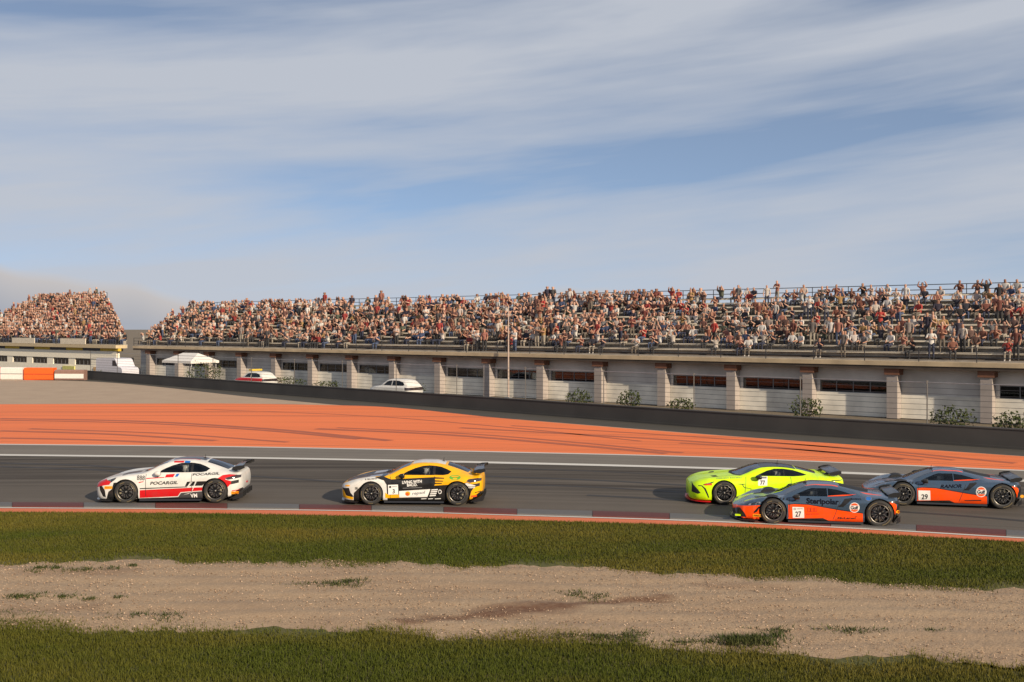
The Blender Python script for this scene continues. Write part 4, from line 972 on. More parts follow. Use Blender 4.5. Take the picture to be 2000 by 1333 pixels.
# ---- the yellow, black and white coupe
Y3 = dict(COUPE); Y3['mirror_mat'] = 'black'; Y3['neck_mat'] = 'yellow'
c = Car('race_car', Y3, (808.5, 988), 2.0, 'yellow black and white race car number 3, second from left', (640, 870, .17), 1.0)
sh = c.sh; sh.mi('yellow')
coupe_openings(c, 'black')
sh.reg([(2.10, .01), (2.10, -.42), (3.05, -.40), (3.05, .01)], 'white', None, 'top', lambda q, n: q.z > 1.1)
sh.reg([(.08, .01), (.16, -.48), (.6, -.60), (.95, -.70), (1.35, -.78), (1.42, -.6), (1.27, .01)], 'black', None, 'top', up)
sh.reg([(.82, -.22), (.86, -.60), (1.22, -.66), (1.20, -.24)], 'silver', None, 'top', up)
low = lambda q, n: q.z < .875
for mat, pts in (
    ('white', [(130, 660), (130, 380), (300, 350), (500, 325), (580, 345), (640, 400), (675, 450), (690, 660)]),
    ('black', [(575, 340), (650, 345), (730, 392), (1235, 366), (1235, 440), (1225, 465), (1420, 452), (1400, 660), (690, 660), (675, 455), (645, 405)]),
    ('black', [(1215, 366), (1338, 374), (1338, 386), (1215, 386)]), ('black', [(1215, 402), (1325, 408), (1325, 419), (1215, 419)]), ('black', [(1215, 431), (1312, 436), (1312, 446), (1215, 446)]),
    ('yellow', [(660, 545), (700, 572), (830, 565), (930, 600), (660, 608)]),
    ('black', [(1530, 440), (1600, 428), (1700, 462), (1650, 530), (1620, 640), (1560, 640), (1590, 520)]),
    ('white', [(1560, 446), (1600, 434), (1700, 464), (1690, 474), (1640, 476), (1600, 472)]),
    ('white', [(1605, 484), (1690, 482), (1688, 492), (1605, 494)]),
    ('black', [(168, 482), (245, 490), (262, 545), (300, 590), (240, 600), (200, 560)]),
    ('yellow', [(148, 510), (185, 512), (212, 578), (298, 598), (290, 626), (165, 605)]),
    ('black', [(300, 548), (395, 458), (410, 470), (395, 640), (300, 640)]),
    ('black', [(1690, 540), (1760, 520), (1760, 528), (1690, 550)])):
    sh.region(c.side(pts), mat, None, 'side', low)
c.panel([(692, 456), (808, 452), (812, 564), (696, 568)], 'decal_white', 'number_plate'); c.text('3', (746, 552), (772, 552), 48, bold=.02, lift=.009)
c.disc((718, 480), 13, 13, 'decal_black', lift=.008); c.text('FANATEC', (738, 482), (800, 478), 12, 'decal_grey', lift=.009)
c.panel([(820, 527), (1180, 505), (1146, 594), (824, 600)], 'decal_white', 'sponsor_panel', 8)
c.disc((920, 556), 29, 26, 'decal_yellow', lift=.008); c.disc((915, 562), 20, 17, 'decal_orange', lift=.011)
c.text('repsol', (972, 570), (1116, 556), 34, 'decal_grey', .015, .15, .009)
c.text('LIVING WITH', (856, 444), (1082, 430), 32, 'decal_white', .03); c.text('BACO.', (912, 474), (1030, 468), 30, 'decal_white', .03)
c.panel([(862, 492), (1084, 482), (1084, 488), (862, 498)], 'decal_grey', 'small_print', 3)
for k in range(4): c.panel([(1192 - 6 * k, 508 + 22 * k), (1268 - 8 * k, 503 + 22 * k), (1264 - 8 * k, 517 + 22 * k), (1188 - 6 * k, 521 + 22 * k)], 'decal_white', 'stripe', 3)
c.disc((1290, 535), 20, 25, 'decal_white'); c.disc((1290, 535), 12, 16, 'decal_black', lift=.008)
for x0, x1 in ((1075, 1135), (1155, 1210), (1232, 1300)): c.panel([(x0, 612), (x1, 609), (x1, 617), (x0, 620)], 'decal_white', 'small_print', 2)
c.disc((1463, 372), 66, 29, 'decal_green'); c.disc((1463, 362), 44, 8, 'decal_yellow', lift=.008)
c.text('S', (313, 508), (347, 506), 24, bold=.03); c.text('B. BELDMAN', (432, 403), (566, 394), 17, bold=.005)
c.panel([(205, 456), (256, 456), (252, 474), (203, 474)], 'decal_yellow')
c.panel([(1648, 578), (1712, 570), (1712, 590), (1646, 598)], 'decal_orange')
c.finish(driver_label='helmeted driver at the wheel of the yellow and black car 3')

# ---- the lime coupe
c = Car('race_car', GT, (1506, 988), 4.0, 'bright lime green race car number 77 behind the front orange and grey car', (1320, 880, .17), 1.0)
sh = c.sh; sh.mi('lime')
sh.reg([(.30, .01), (.34, -.50), (.7, -.62), (1.24, -.62), (1.18, .01)], 'lime', 'hood', 'top', up)
sh.reg([(1.28, .01), (1.35, -.40), (1.51, -.66), (2.06, -.545), (2.10, .01)], 'glass_dark', 'windscreen', 'top', lambda q, n: q.z > .8)
sh.reg([(1.18, .01), (1.26, -.45), (1.42, -.70), (1.51, -.67), (1.35, -.41), (1.28, .01)], 'trim', None, 'top', up)
sh.reg([(2.06, .01), (2.06, -.55), (2.4, -.53), (3.05, -.50), (3.05, .01)], 'black', 'roof', 'top', lambda q, n: q.z > 1.02)
sh.reg([(3.07, .01), (3.07, -.44), (3.62, -.46), (3.70, .01)], 'glass_dark', 'rear_window', 'top', lambda q, n: q.z > .85)
sh.reg([(1.52, .20), (2.78, .20), (2.86, .60), (2.84, .884), (1.60, .868)], None, 'door')
sh.reg([(1.86, .895), (2.02, .975), (2.2, 1.06), (2.42, 1.118), (2.66, 1.118), (2.66, .895)], 'glass', 'side_window')
sh.reg([(2.70, .895), (2.70, 1.115), (2.95, 1.075), (3.15, 1.01), (3.32, .945), (3.18, .915), (2.95, .897)], 'glass_dark', 'quarter_window')
sh.reg([(2.66, .895), (2.66, 1.118), (2.70, 1.115), (2.70, .895)], 'black')
sh.reg([(.34, .60), (.40, .64), (.66, .72), (.66, .70), (.52, .62), (.42, .59)], 'headlight', 'headlight')
sh.reg([(4.02, .80), (4.40, .80), (4.40, .775), (4.02, .77)], 'taillight', 'taillight')
for mat, pts in (
    ('trim', [(175, 350), (200, 390), (255, 450), (285, 490), (250, 500), (180, 470)]),
    ('trim', [(255, 400), (300, 402), (345, 440), (370, 500), (385, 545), (370, 545), (350, 500), (325, 445), (295, 412), (258, 410)]),
    ('trim', [(718, 386), (795, 386), (795, 392), (770, 396), (790, 425), (870, 440), (870, 446), (785, 432), (760, 395), (718, 391)]),
    ('trim', [(855, 452), (925, 446), (925, 470), (855, 474)])):
    sh.region(c.side(pts), mat, None, 'side', low)
sh.reg([(.62, -.30), (.70, -.58), (.84, -.60), (.78, -.30)], 'trim', None, 'top', up)
c.panel([(945, 300), (1052, 300), (1050, 405), (945, 405)], 'decal_white', 'number_plate'); c.text('77', (970, 393), (1026, 393), 45, bold=.03, lift=.009); c.panel([(955, 305), (1043, 305), (1043, 325), (955, 325)], 'decal_grey', 'small_print', 3, .008)
c.panel([(330, 386), (416, 382), (416, 402), (332, 404)], 'decal_orange'); c.text('PIRELLI', (338, 400), (410, 397), 12, 'decal_red', lift=.008)
c.text('DEBARIA RACING', (470, 330), (755, 322), 14, 'decal_grey')
c.finish(driver_label='helmeted driver at the wheel of the lime green car')

# ---- the two orange and grey mid-engined cars
def mid_car(at, head, label, drv, zoom, scale):
    global PAT
    c = Car('race_car', MID, at, head, label, zoom, scale); sh = c.sh; sh.mi('steel')
    sh.reg([(.16, .01), (.30, -.42), (.9, -.52), (1.22, -.60), (1.16, .01)], 'steel', 'hood', 'top', lambda q, n: q.z > .48)
    sh.reg([(.62, -.22), (.66, -.44), (.92, -.48), (.96, -.26)], 'trim', None, 'top', lambda q, n: q.z > .48)
    sh.reg([(1.19, .01), (1.28, -.40), (1.45, -.655), (1.98, -.53), (2.06, .01)], 'glass_dark', 'windscreen', 'top', lambda q, n: q.z > .68)
    sh.reg([(2.86, .01), (2.84, -.34), (3.55, -.36), (3.62, .01)], 'trim', 'engine_cover', 'top', lambda q, n: q.z > .8)
    sh.reg([(1.50, .18), (2.60, .16), (2.72, .45), (2.82, .70), (2.70, .758), (1.55, .74)], None, 'door')
    sh.reg([(1.62, .775), (1.80, .865), (2.0, .96), (2.12, .998), (2.50, 1.000), (2.50, .785)], 'glass', 'side_window')
    sh.reg([(2.52, .785), (2.52, .998), (2.75, .965), (2.95, .905), (3.12, .845), (3.16, .825), (2.9, .80)], 'glass_dark', 'quarter_window')
    sh.reg([(.34, .50), (.66, .60), (.80, .605), (.74, .55), (.50, .495)], 'headlight', 'headlight')
    if PAT is None:
        S = c.side
        PAT = [(mat, S(pts)) for mat, pts in (
         ('orange', [(140, 320), (180, 325), (290, 358), (500, 352), (505, 500), (290, 495), (140, 420)]),
         ('orange', [(735, 350), (790, 344), (940, 350), (1280, 410), (1500, 440), (1500, 548), (1250, 537), (1170, 520), (1090, 486), (735, 492)]),
         ('black', [(480, 492), (735, 492), (1090, 486), (1170, 520), (1250, 537), (1500, 548), (1500, 640), (480, 640)]),
         ('black', [(735, 342), (800, 336), (940, 342), (1280, 402), (1500, 432), (1500, 440), (1280, 410), (940, 350), (790, 344), (735, 350)]),
         ('orange', [(1725, 345), (1755, 330), (1800, 325), (1845, 345), (1852, 400), (1830, 470), (1800, 508), (1785, 420)]),
         ('black', [(1690, 330), (1760, 312), (1870, 300), (1870, 345), (1845, 345), (1800, 325), (1755, 330), (1725, 345)]),
         ('black', [(130, 420), (215, 372), (240, 378), (285, 432), (305, 475), (200, 470)]),
         ('black', [(375, 425), (430, 365), (445, 368), (415, 420), (385, 436)]),
         ('orange', [(160, 330), (200, 292), (300, 255), (420, 222), (425, 236), (300, 275), (230, 305), (190, 345)]),
         ('black', [(1380, 278), (1395, 285), (1300, 372), (1240, 372), (1275, 345), (1310, 290)]),
         ('orange', [(1135, 262), (1150, 255), (1290, 245), (1440, 240), (1300, 258)]),
         ('black', [(640, 290), (655, 272), (665, 272), (655, 292)]), ('black', [(672, 297), (685, 275), (698, 276), (690, 300)]), ('black', [(705, 300), (722, 280), (740, 280), (725, 303)]))]
    for i, (mat, poly) in enumerate(PAT): sh.region(poly, mat, None, 'side', (lambda q, n: q.z < .80) if mat != 'steel' else None)
    sh.reg([(1.95, -.36), (2.0, -.46), (2.4, -.48), (2.8, -.44), (2.8, -.38), (2.4, -.40)], 'orange', None, 'top', lambda q, n: q.z > .95)
    sh.reg([(3.35, -.44), (3.5, -.56), (3.85, -.60), (3.95, -.54), (3.6, -.46)], 'orange', None, 'top', lambda q, n: q.z > .7)
    sh.reg([(4.30, .1), (4.34, .45), (4.42, .62), (4.40, .76), (4.6, .76), (4.6, .1)], 'black', None)
    sh.reg([(3.9, .1), (4.0, .26), (4.35, .34), (4.6, .34), (4.6, .1)], 'carbon', None)
    return c
PAT = None
def roundel(c, x, y, r):
    c.disc((x, y), r, r * .97, 'decal_white', 'roundel'); c.disc((x, y), r * .86, r * .84, 'decal_orange', 'roundel', .008)
    c.panel([(x - r * .88, y - r * .42), (x + r * .88, y - r * .40), (x + r * .88, y + r * .40), (x - r * .88, y + r * .38)], 'decal_white', 'roundel', 4, .011)
    c.text('Gulf', (x - r * .74, y + r * .30), (x + r * .74, y + r * .31), r * .62, 'decal_navy', .03, lift=.015)
def plate(c, q, txt, ta, tb, h):
    c.panel(q, 'decal_white', 'number_plate'); c.text(txt, ta, tb, h, bold=.02, lift=.009)
c = mid_car((1613, 1028), 10.0, 'orange and grey race car number 27 nearest the kerb', 'helmeted driver at the wheel of the orange and grey car 27', (1400, 920, .19), 1.0)
plate(c, [(777, 371), (895, 374), (899, 484), (781, 484)], '27', (808, 470), (868, 468), 52)
c.disc((802, 392), 12, 12, 'decal_black', lift=.008); c.disc((802, 392), 7, 7, 'decal_white', lift=.010); c.text('FANATEC', (822, 396), (886, 394), 12, 'decal_grey', lift=.009)
c.text('Steripolar', (920, 334), (1255, 346), 52, 'decal_navy', .035); roundel(c, 1415, 378, 53)
c.text('McLaren', (1242, 492), (1425, 494), 17, 'decal_black', .02, .3); c.panel([(1422, 470), (1445, 468), (1432, 476), (1426, 480)], 'decal_black', 'swoosh', 2)
c.panel([(372, 444), (476, 448), (474, 474), (368, 472)], 'decal_yellow'); c.text('PIRELLI', (382, 466), (466, 468), 15, 'decal_black', .015, lift=.008)
c.text('ARC', (457, 330), (522, 328), 20, 'decal_navy'); c.text('RAVENOL', (1382, 298), (1488, 302), 17, 'decal_navy', .01)
for a, b, d in ((932, 962, 45), (966, 996, 45), (1004, 1026, 40)):
    for q in ([(a, 378), (b, 382), (b, 386), (a, 382)], [(a, 416), (b, 419), (b, 423), (a, 420)], [(a, 378), (a + 4, 378), (a + 4, 420), (a, 420)], [(b - 4, 382), (b, 382), (b, 422), (b - 4, 422)]): c.panel(q, 'decal_red', 'sketch_logo', 2)
c.text('BADE RUNNERS', (920, 452), (1052, 448), 12, 'decal_red')
c.disc((1560, 287), 34, 24, 'decal_grey', 'crest'); c.disc((1560, 287), 28, 19, 'blue', 'crest', .008)
c.disc((1862, 422), 20, 18, 'decal_yellow', 'tow_hook')
c.finish(driver_label='helmeted driver at the wheel of the nearest orange and grey car')
MB().box(.16, .30, -.90, -.76, .19, .215).build('splitter_tip', MAT['lime'], c.root)
c = mid_car((1860, 992), 13.0, 'orange and grey race car number 29 at the far right edge', None, (1660, 890, .17), 1.0)
plate(c, [(785, 402), (922, 404), (926, 514), (788, 514)], '29', (822, 502), (895, 500), 56)
c.text('RANOR', (1040, 376), (1285, 370), 38, 'decal_navy', .03, .3); roundel(c, 1508, 418, 62)
c.panel([(1310, 514), (1510, 510), (1505, 522), (1330, 524)], 'decal_black', 'small_print', 4)
c.disc((1978, 470), 22, 18, 'decal_yellow', 'tow_hook')
c.finish(driver_label='helmeted driver at the wheel of the rearmost orange and grey car')
# ------------------------------------------------------------------ barrier, catch fence, stands
VPX = -1530.0; TH = math.atan2(-F, CX - VPX) * -1.0
U = Vector((-(CX - VPX), F, 0)).normalized(); V_ = Vector((F, (CX - VPX), 0)).normalized()     # along the stand (to the left), and back
RZ = math.atan2(-U.y, -U.x)                                                                     # local +x runs to the right along the stand
def stand_pt(px, p):
    Y = p / (V_.y + V_.x * (px - CX) / F); return Vector(((px - CX) * Y / F, Y, 0))
M_conc = plain('concrete', (0.30, 0.27, 0.22), 0.9, var=0.25, scale=1.2, bmp=0.3)
M_ledge = plain('ledge_concrete', (0.46, 0.36, 0.23), 0.9, var=0.2, scale=0.8, bmp=0.3)
M_step = plain('stand_steps', (0.30, 0.275, 0.24), 0.9, var=0.25, scale=1.5, bmp=0.3)
M_bench = plain('bench_plank', (0.74, 0.66, 0.52), 0.7, var=0.2, scale=0.7)
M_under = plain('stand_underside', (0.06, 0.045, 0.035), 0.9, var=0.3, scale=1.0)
M_wall = plain('rendered_wall', (0.52, 0.49, 0.45), 0.9, var=0.22, scale=0.5, bmp=0.2)
M_wall2 = plain('lower_wall', (0.70, 0.66, 0.57), 0.9, var=0.25, scale=0.6, bmp=0.2)
M_pillar = plain('pillar_render', (0.32, 0.28, 0.255), 0.9, var=0.2, scale=0.8)
M_brown = plain('rusty_beam', (0.16, 0.07, 0.04), 0.85, var=0.3, scale=2.0)
M_rail = plain('steel_rail', (0.05, 0.05, 0.055), 0.5, metal=0.4); M_galv = plain('galvanised', (0.34, 0.34, 0.34), 0.45, metal=0.6)
M_bar = plain('barrier_face', (0.046, 0.043, 0.040), 0.75, var=0.22, scale=0.35, bmp=0.15)
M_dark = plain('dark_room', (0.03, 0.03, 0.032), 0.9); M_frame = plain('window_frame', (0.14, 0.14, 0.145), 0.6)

def sweep(name, line, d0, d1, z0, z1, mat, parent):
    a, b = off(line, d0), off(line, d1); mb = MB(); vs = []
    for p, q in zip(a, b): vs += [(p.x, p.y, z0), (q.x, q.y, z0), (q.x, q.y, z1), (p.x, p.y, z1)]
    n = len(line); fs = [(4 * i + j, 4 * i + (j + 1) % 4, 4 * i + 4 + (j + 1) % 4, 4 * i + 4 + j) for i in range(n - 1) for j in range(4)]
    return mb.add(vs, fs + [(0, 3, 2, 1), (4 * n - 4, 4 * n - 3, 4 * n - 2, 4 * n - 1)]).build(name, mat, parent)
bar = empty('safety_barrier', BAR[0]); tag(bar, 'long low dark grey safety wall running across behind the orange run-off', 'barrier')
bar.location = (0, 0, 0)
sweep('wall', BAR, 0.0, -0.30, -0.02, 0.80, M_bar, bar); sweep('base', BAR, 0.06, -0.34, -0.02, 0.10, M_bar, bar); sweep('cap_rail', BAR, 0.03, -0.33, 0.80, 0.85, M_bar, bar)
fen = empty('catch_fence'); tag(fen, 'tall wire catch fence with thin horizontal cables above the dark wall', 'fence')
FL = off(BAR, -0.5)
def along(line, step):
    out = []; acc = 0.0
    for a, b in zip(line[:-1], line[1:]):
        l = (b - a).length
        while acc <= l: out.append(a.lerp(b, acc / l)); acc += step
        acc -= l
    return out
post = MB().box(-.022, .022, -.022, .022, 0, 2.74).box(-.05, .05, -.012, .012, 2.60, 2.74).mesh('post'); post.materials.append(plain('fence_post', (.09, .085, .08), .7))
for p in along(FL, 6.0): o = obj('post', post, None, fen); o.location = p
for z, r in ((2.66, .017), (2.42, .009), (2.16, .009), (1.92, .009), (1.68, .009), (1.44, .009), (1.20, .009), (0.98, .009)):
    pts = []
    for i, p in enumerate(along(FL, 2.0)): pts.append((p.x, p.y, z - (0.012 if i % 2 else 0)))
    MB().tube(pts, r, 5).build('cable', M_galv if z > 2.5 else M_rail, fen)

def bench_rows(root, rows, x0f, x1, rise, run, v0, zf):
    for i in range(rows):
        v, z = v0 + i * run, zf + i * rise; a, b = x0f(i), x1(i) if callable(x1) else x1
        MB().box(a, b, v - .02, v + run, z - .35, z).build('step', M_step, root)
        MB().box(a + .05, b - .05, v + run - .34, v + run - .03, z + .33, z + .42).build('bench', M_bench, root)
ROWS, RISE, RUN, ZF = 12, .315, .76, 3.30
O1 = stand_pt(2300, 60.0); LN = (stand_pt(265, 60.0) - O1).length
st = empty('grandstand', O1, RZ); tag(st, 'long open concrete grandstand packed with spectators behind the catch fence', 'grandstand')
lx = lambda o, q: -(q - o).dot(U)
left_end = lambda i: lx(O1, stand_pt(265 + 8.5 * i, 60.8 + i * RUN))
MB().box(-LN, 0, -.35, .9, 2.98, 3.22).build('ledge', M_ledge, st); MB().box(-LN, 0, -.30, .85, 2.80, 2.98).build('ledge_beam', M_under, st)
bench_rows(st, ROWS, left_end, 0.0, RISE, RUN, .8, ZF)
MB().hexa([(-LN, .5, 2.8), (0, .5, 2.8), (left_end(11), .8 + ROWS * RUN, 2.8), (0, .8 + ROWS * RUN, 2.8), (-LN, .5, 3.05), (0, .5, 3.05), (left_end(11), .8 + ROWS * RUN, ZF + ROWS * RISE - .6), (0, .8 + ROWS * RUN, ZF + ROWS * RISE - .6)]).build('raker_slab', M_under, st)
MB().box(left_end(11), 0, .8 + ROWS * RUN, 1.05 + ROWS * RUN, 0, ZF + ROWS * RISE - .3).build('rear_wall', M_conc, st)
# wall under the seating
WV = .55
MB().box(-LN, 0, WV, WV + .25, 0, 1.32).build('lower_wall', M_wall2, st); MB().box(-LN, 0, WV + .02, WV + .25, 2.02, 2.82).build('upper_wall', M_wall, st)
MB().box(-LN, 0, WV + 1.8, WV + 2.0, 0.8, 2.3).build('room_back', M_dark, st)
PS = 5.02; off0 = (stand_pt(1927, 60.0) - O1).length % PS; xs_p = [-(off0 + k * PS) for k in range(int((LN - off0) / PS) + 1)]
pil = MB().box(-.30, .30, -.08, .53, 0, 2.80).mesh('pillar'); pil.materials.append(M_pillar)
cap = MB().box(-.42, .42, -.16, .52, 2.45, 2.795).mesh('pillar_head'); cap.materials.append(M_brown)
for k, x in enumerate(xs_p):
    o = obj('pillar', pil, None, st); o.location.x = x; h = obj('pillar_head', cap, None, o)
    x1 = x - PS; q = random.random()
    if x1 < -LN: x1 = -LN
    a, b = x1 + .5, x - .5
    # strip window or blind panel in each bay
    if k % 4 == 1: MB().box(x1, x, WV + .03, WV + .22, 1.32, 2.02).build('blind_panel', M_wall, st); continue
    MB().box(x1, a, WV + .03, WV + .22, 1.32, 2.02).build('pier', M_wall, st); MB().box(b, x, WV + .03, WV + .22, 1.32, 2.02).build('pier', M_wall, st)
    w = MB(); w.box(a, b, WV + .06, WV + .12, 1.32, 1.37).box(a, b, WV + .06, WV + .12, 1.97, 2.02)
    nn = 4
    for j in range(nn + 1): xx = a + (b - a) * j / nn; w.box(xx - .025, xx + .025, WV + .06, WV + .12, 1.37, 1.97)
    w = w.build('window', M_frame, st)
    for j in range(nn):
        xa, xb = a + (b - a) * j / nn + .025, a + (b - a) * (j + 1) / nn - .025
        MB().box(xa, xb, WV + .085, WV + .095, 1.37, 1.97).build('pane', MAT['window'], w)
def railing(root, x0, x1, y, z0, hts, r, step, name='railing'):
    e = empty(name, (0, 0, 0), 0, root)
    for h in hts: MB().tube([(x0, y, z0 + h), (x1, y, z0 + h)], r, 6).build('rail', M_rail, e)
    pm = MB().box(-.02, .02, -.02, .02, 0, max(hts)).mesh('rail_post'); pm.materials.append(M_rail); n = int((x1 - x0) / step)
    for k in range(n + 1): o = obj('rail_post', pm, None, e); o.location = (x0 + (x1 - x0) * k / n, y, z0)
railing(st, -LN, 0, -.2, 3.22, (.25, .5, .8), .02, 3.0)
railing(st, left_end(11), 0, .9 + ROWS * RUN, ZF + (ROWS - 1) * RISE, (.45, .75, 1.08), .028, 2.5, 'rear_railing')

# second stand beyond the gap
O2 = stand_pt(232, 60.0); R2, RI2, RU2 = 16, .35, .78; L2 = 44.0
s2 = empty('grandstand', O2, RZ); tag(s2, 'far left grandstand with beige ledge and yellow panels beyond the gap', 'grandstand')
r_end = lambda i: lx(O2, stand_pt(236 - 2.6 * i, 60.8 + i * RU2))
MB().box(-L2, 0, -.35, .9, 2.92, 3.24).build('ledge', plain('ledge_cream', (0.50, 0.40, 0.25), 0.85, var=.15), s2)
for i in range(R2):
    v, z = .8 + i * RU2, ZF + i * RI2
    MB().box(-L2, r_end(i), v - .02, v + RU2, z - .40, z).build('step', M_step, s2); MB().box(-L2, r_end(i) - .1, v + RU2 - .3, v + RU2 - .03, z + .37, z + .42).build('bench', M_bench, s2)
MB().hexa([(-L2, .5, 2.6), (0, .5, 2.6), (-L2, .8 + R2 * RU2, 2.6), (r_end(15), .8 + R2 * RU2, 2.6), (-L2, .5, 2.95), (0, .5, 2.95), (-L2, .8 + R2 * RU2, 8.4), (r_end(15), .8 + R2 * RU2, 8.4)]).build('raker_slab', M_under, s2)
railing(s2, -L2, -.2, -.2, 3.24, (.3, .75), .025, 3.0)
railing(s2, -L2, r_end(15), .9 + R2 * RU2, ZF + 15 * RI2, (.5, 1.05), .03, 3.0, 'rear_railing')
for x in (-6.2, -17.5):
    MB().box(x - 5.4, x, -.30, -.24, 3.3, 3.9).build('front_board', plain('cream_board', (.66, .58, .45), .7), s2)
yel = plain('yellow_panel', (0.50, 0.34, 0.03), 0.7); drk = plain('dark_panel', (0.05, 0.045, 0.045), 0.7); wht = plain('white_wall', (0.84, 0.77, 0.62), 0.85, var=.1)
for k in range(12): MB().box(-(k + 1) * 3.6 + .03, -k * 3.6 - .03, -.06, .3, 2.62, 2.92).build('fascia_panel', yel if k % 2 == 0 else drk, s2)
MB().box(-L2, -.5, .02, .4, 1.75, 2.60).build('upper_wall', wht, s2); MB().box(-L2, -.5, .06, .4, .0, 1.02).build('lower_wall', wht, s2)
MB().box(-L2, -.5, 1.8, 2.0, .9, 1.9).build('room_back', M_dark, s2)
for k in range(9):
    a, b = -(k + 1) * 4.8 + .5, -k * 4.8 - .9
    MB().box(b, -k * 4.8 + .5 if k else -.5, .08, .38, 1.02, 1.75).build('pier', wht, s2)
    w = MB().box(a, b, .16, .22, 1.02, 1.07).box(a, b, .16, .22, 1.70, 1.75)
    for j in range(5): xx = a + (b - a) * j / 4; w.box(xx - .03, xx + .03, .16, .22, 1.07, 1.70)
    w = w.build('window', M_frame, s2)
    for j in range(4): MB().box(a + (b - a) * j / 4 + .03, a + (b - a) * (j + 1) / 4 - .03, .185, .195, 1.07, 1.70).build('pane', MAT['window'], w)
for k, (x, c_) in enumerate(((-9, (0.55, 0.52, 0.16)), (-2.4, (0.55, 0.34, 0.16)))):
    MB().box(x - 2.6, x, -.06, .04, .15, .85).build('wall_banner', plain('banner_' + 'ab'[k], c_, .7), s2)

# ------------------------------------------------------------------ spectators
TOPS = [(.60, .57, .54), (.52, .46, .40), (.60, .54, .50), (.62, .58, .53), (.02, .02, .025), (.03, .03, .045), (.025, .02, .02), (.30, .04, .035), (.22, .09, .06), (.20, .19, .19), (.44, .42, .40), (.17, .06, .045), (.10, .055, .045),
        (.60, .58, .55), (.05, .07, .14), (.24, .20, .18), (.12, .105, .10), (.36, .22, .09), (.09, .10, .07), (.48, .40, .36), (.15, .09, .075), (.30, .13, .10), (.66, .63, .58), (.07, .06, .06), (.035, .03, .05), (.42, .05, .04)]
TOPS = [tuple(x * .82 for x in c_) for c_ in TOPS] + [(.16, .045, .035), (.20, .075, .05), (.11, .05, .04), (.25, .10, .075)]
spots = []     # (world position, pose, yaw)
def fill(origin, rows, rise, run, x0f, x1f, dens, zf=ZF, v0=.8):
    for i in range(rows):
        x = x1f(i) - .3
        while x > x0f(i) + .3:
            w = origin + (-U) * x + V_ * (v0 + i * run)
            px = CX + F * w.x / w.y
            if px < 2060 and random.random() < dens(px, i):
                stand = random.random() < (.05 if i >= rows - 2 else .11)
                yaw = RZ + random.uniform(-.35, .35); back = run - .16 if not stand else run * .35
                p = origin + (-U) * (x + random.uniform(-.08, .08)) + V_ * (v0 + i * run + back - .02) + Vector((0, 0, zf + i * rise - (0.035 if not stand else 0)))
                spots.append((p, (3 + random.randrange(2)) if stand else random.choice((0, 0, 1, 1, 2)), yaw))
            x -= random.uniform(.50, .66)
def dens_main(px, i):
    d = .92 if px < 1250 else max(.84, .98 - (px - 1250) / 2200)
    d *= .75 + .35 * math.sin(px * .021 + i * 1.9) * math.sin(px * .0093 + i * .7)
    return d * (.85 if i else .5)
fill(O1, ROWS, RISE, RUN, left_end, lambda i: 0.0, dens_main)
fill(O2, R2, RI2, RU2, lambda i: -43.5, r_end, lambda px, i: .88)
spots.sort(key=lambda s: s[0].y)
for p, k, yaw in spots[:300]:
    o = obj('person', PERS[k]); o.location = p; sc = random.uniform(.93, 1.04); o.scale = (sc, sc, sc); o.rotation_euler = (0, 0, yaw); o.color = (*random.choice(TOPS), 1)
    tag(o, 'casually dressed spectator on the right-hand rows of the long grandstand', 'person', 'spectators on the near part of the grandstand')
def crowd(rest):
    SK = [(.42, .24, .17), (.36, .19, .125), (.48, .29, .21), (.22, .11, .07)]; TR = [(.02, .025, .05), (.03, .03, .032), (.12, .10, .08), (.05, .07, .13), (.25, .22, .18)]
    HA = [(.02, .014, .01), (.05, .028, .015), (.012, .01, .01), (.30, .27, .24), (.40, .38, .36), (.35, .02, .02), (.12, .08, .04)]
    base = []
    for me in PERS_LOW:
        v = np.array([q.co for q in me.vertices]); f = []; mi = []
        for p in me.polygons:
            f.append(list(p.vertices)); mi.append(p.material_index)
        base.append((v, f, mi))
    VV = []; FF = []; CC = []; n = 0
    for p, k, yaw in rest:
        v, f, mi = base[k]; s, c = math.sin(yaw), math.cos(yaw); sc = random.uniform(.93, 1.04)
        VV.append(np.column_stack([v[:, 0] * c - v[:, 1] * s, v[:, 0] * s + v[:, 1] * c, v[:, 2]]) * sc + np.array(p)); FF += [[i + n for i in q] for q in f]; n += len(v)
        pal = (random.choice(TOPS), random.choice(TR), random.choice(SK), random.choice(HA), (.05, .05, .05)); CC += [pal[m] for m, q in zip(mi, f) for _ in q]
    me = bpy.data.meshes.new('crowd'); me.from_pydata(np.vstack(VV).tolist(), [], FF); me.update()
    at = me.attributes.new('Col', 'FLOAT_COLOR', 'CORNER'); arr = np.ones((len(CC), 4)); arr[:, :3] = CC; at.data.foreach_set('color', arr.ravel())
    me.polygons.foreach_set('use_smooth', np.ones(len(me.polygons), dtype=bool))
    m, t, b = principled('crowd_clothes'); a = N(t, 'ShaderNodeAttribute', attribute_name='Col'); t.links.new(a.outputs['Color'], b.inputs['Base Color']); b.inputs['Roughness'].default_value = .85
    tag(obj('crowd', me, m), 'distant mass of seated spectators filling both grandstands', 'crowd', kind='stuff')
crowd(spots[300:])
for me in PERS_LOW: bpy.data.meshes.remove(me)

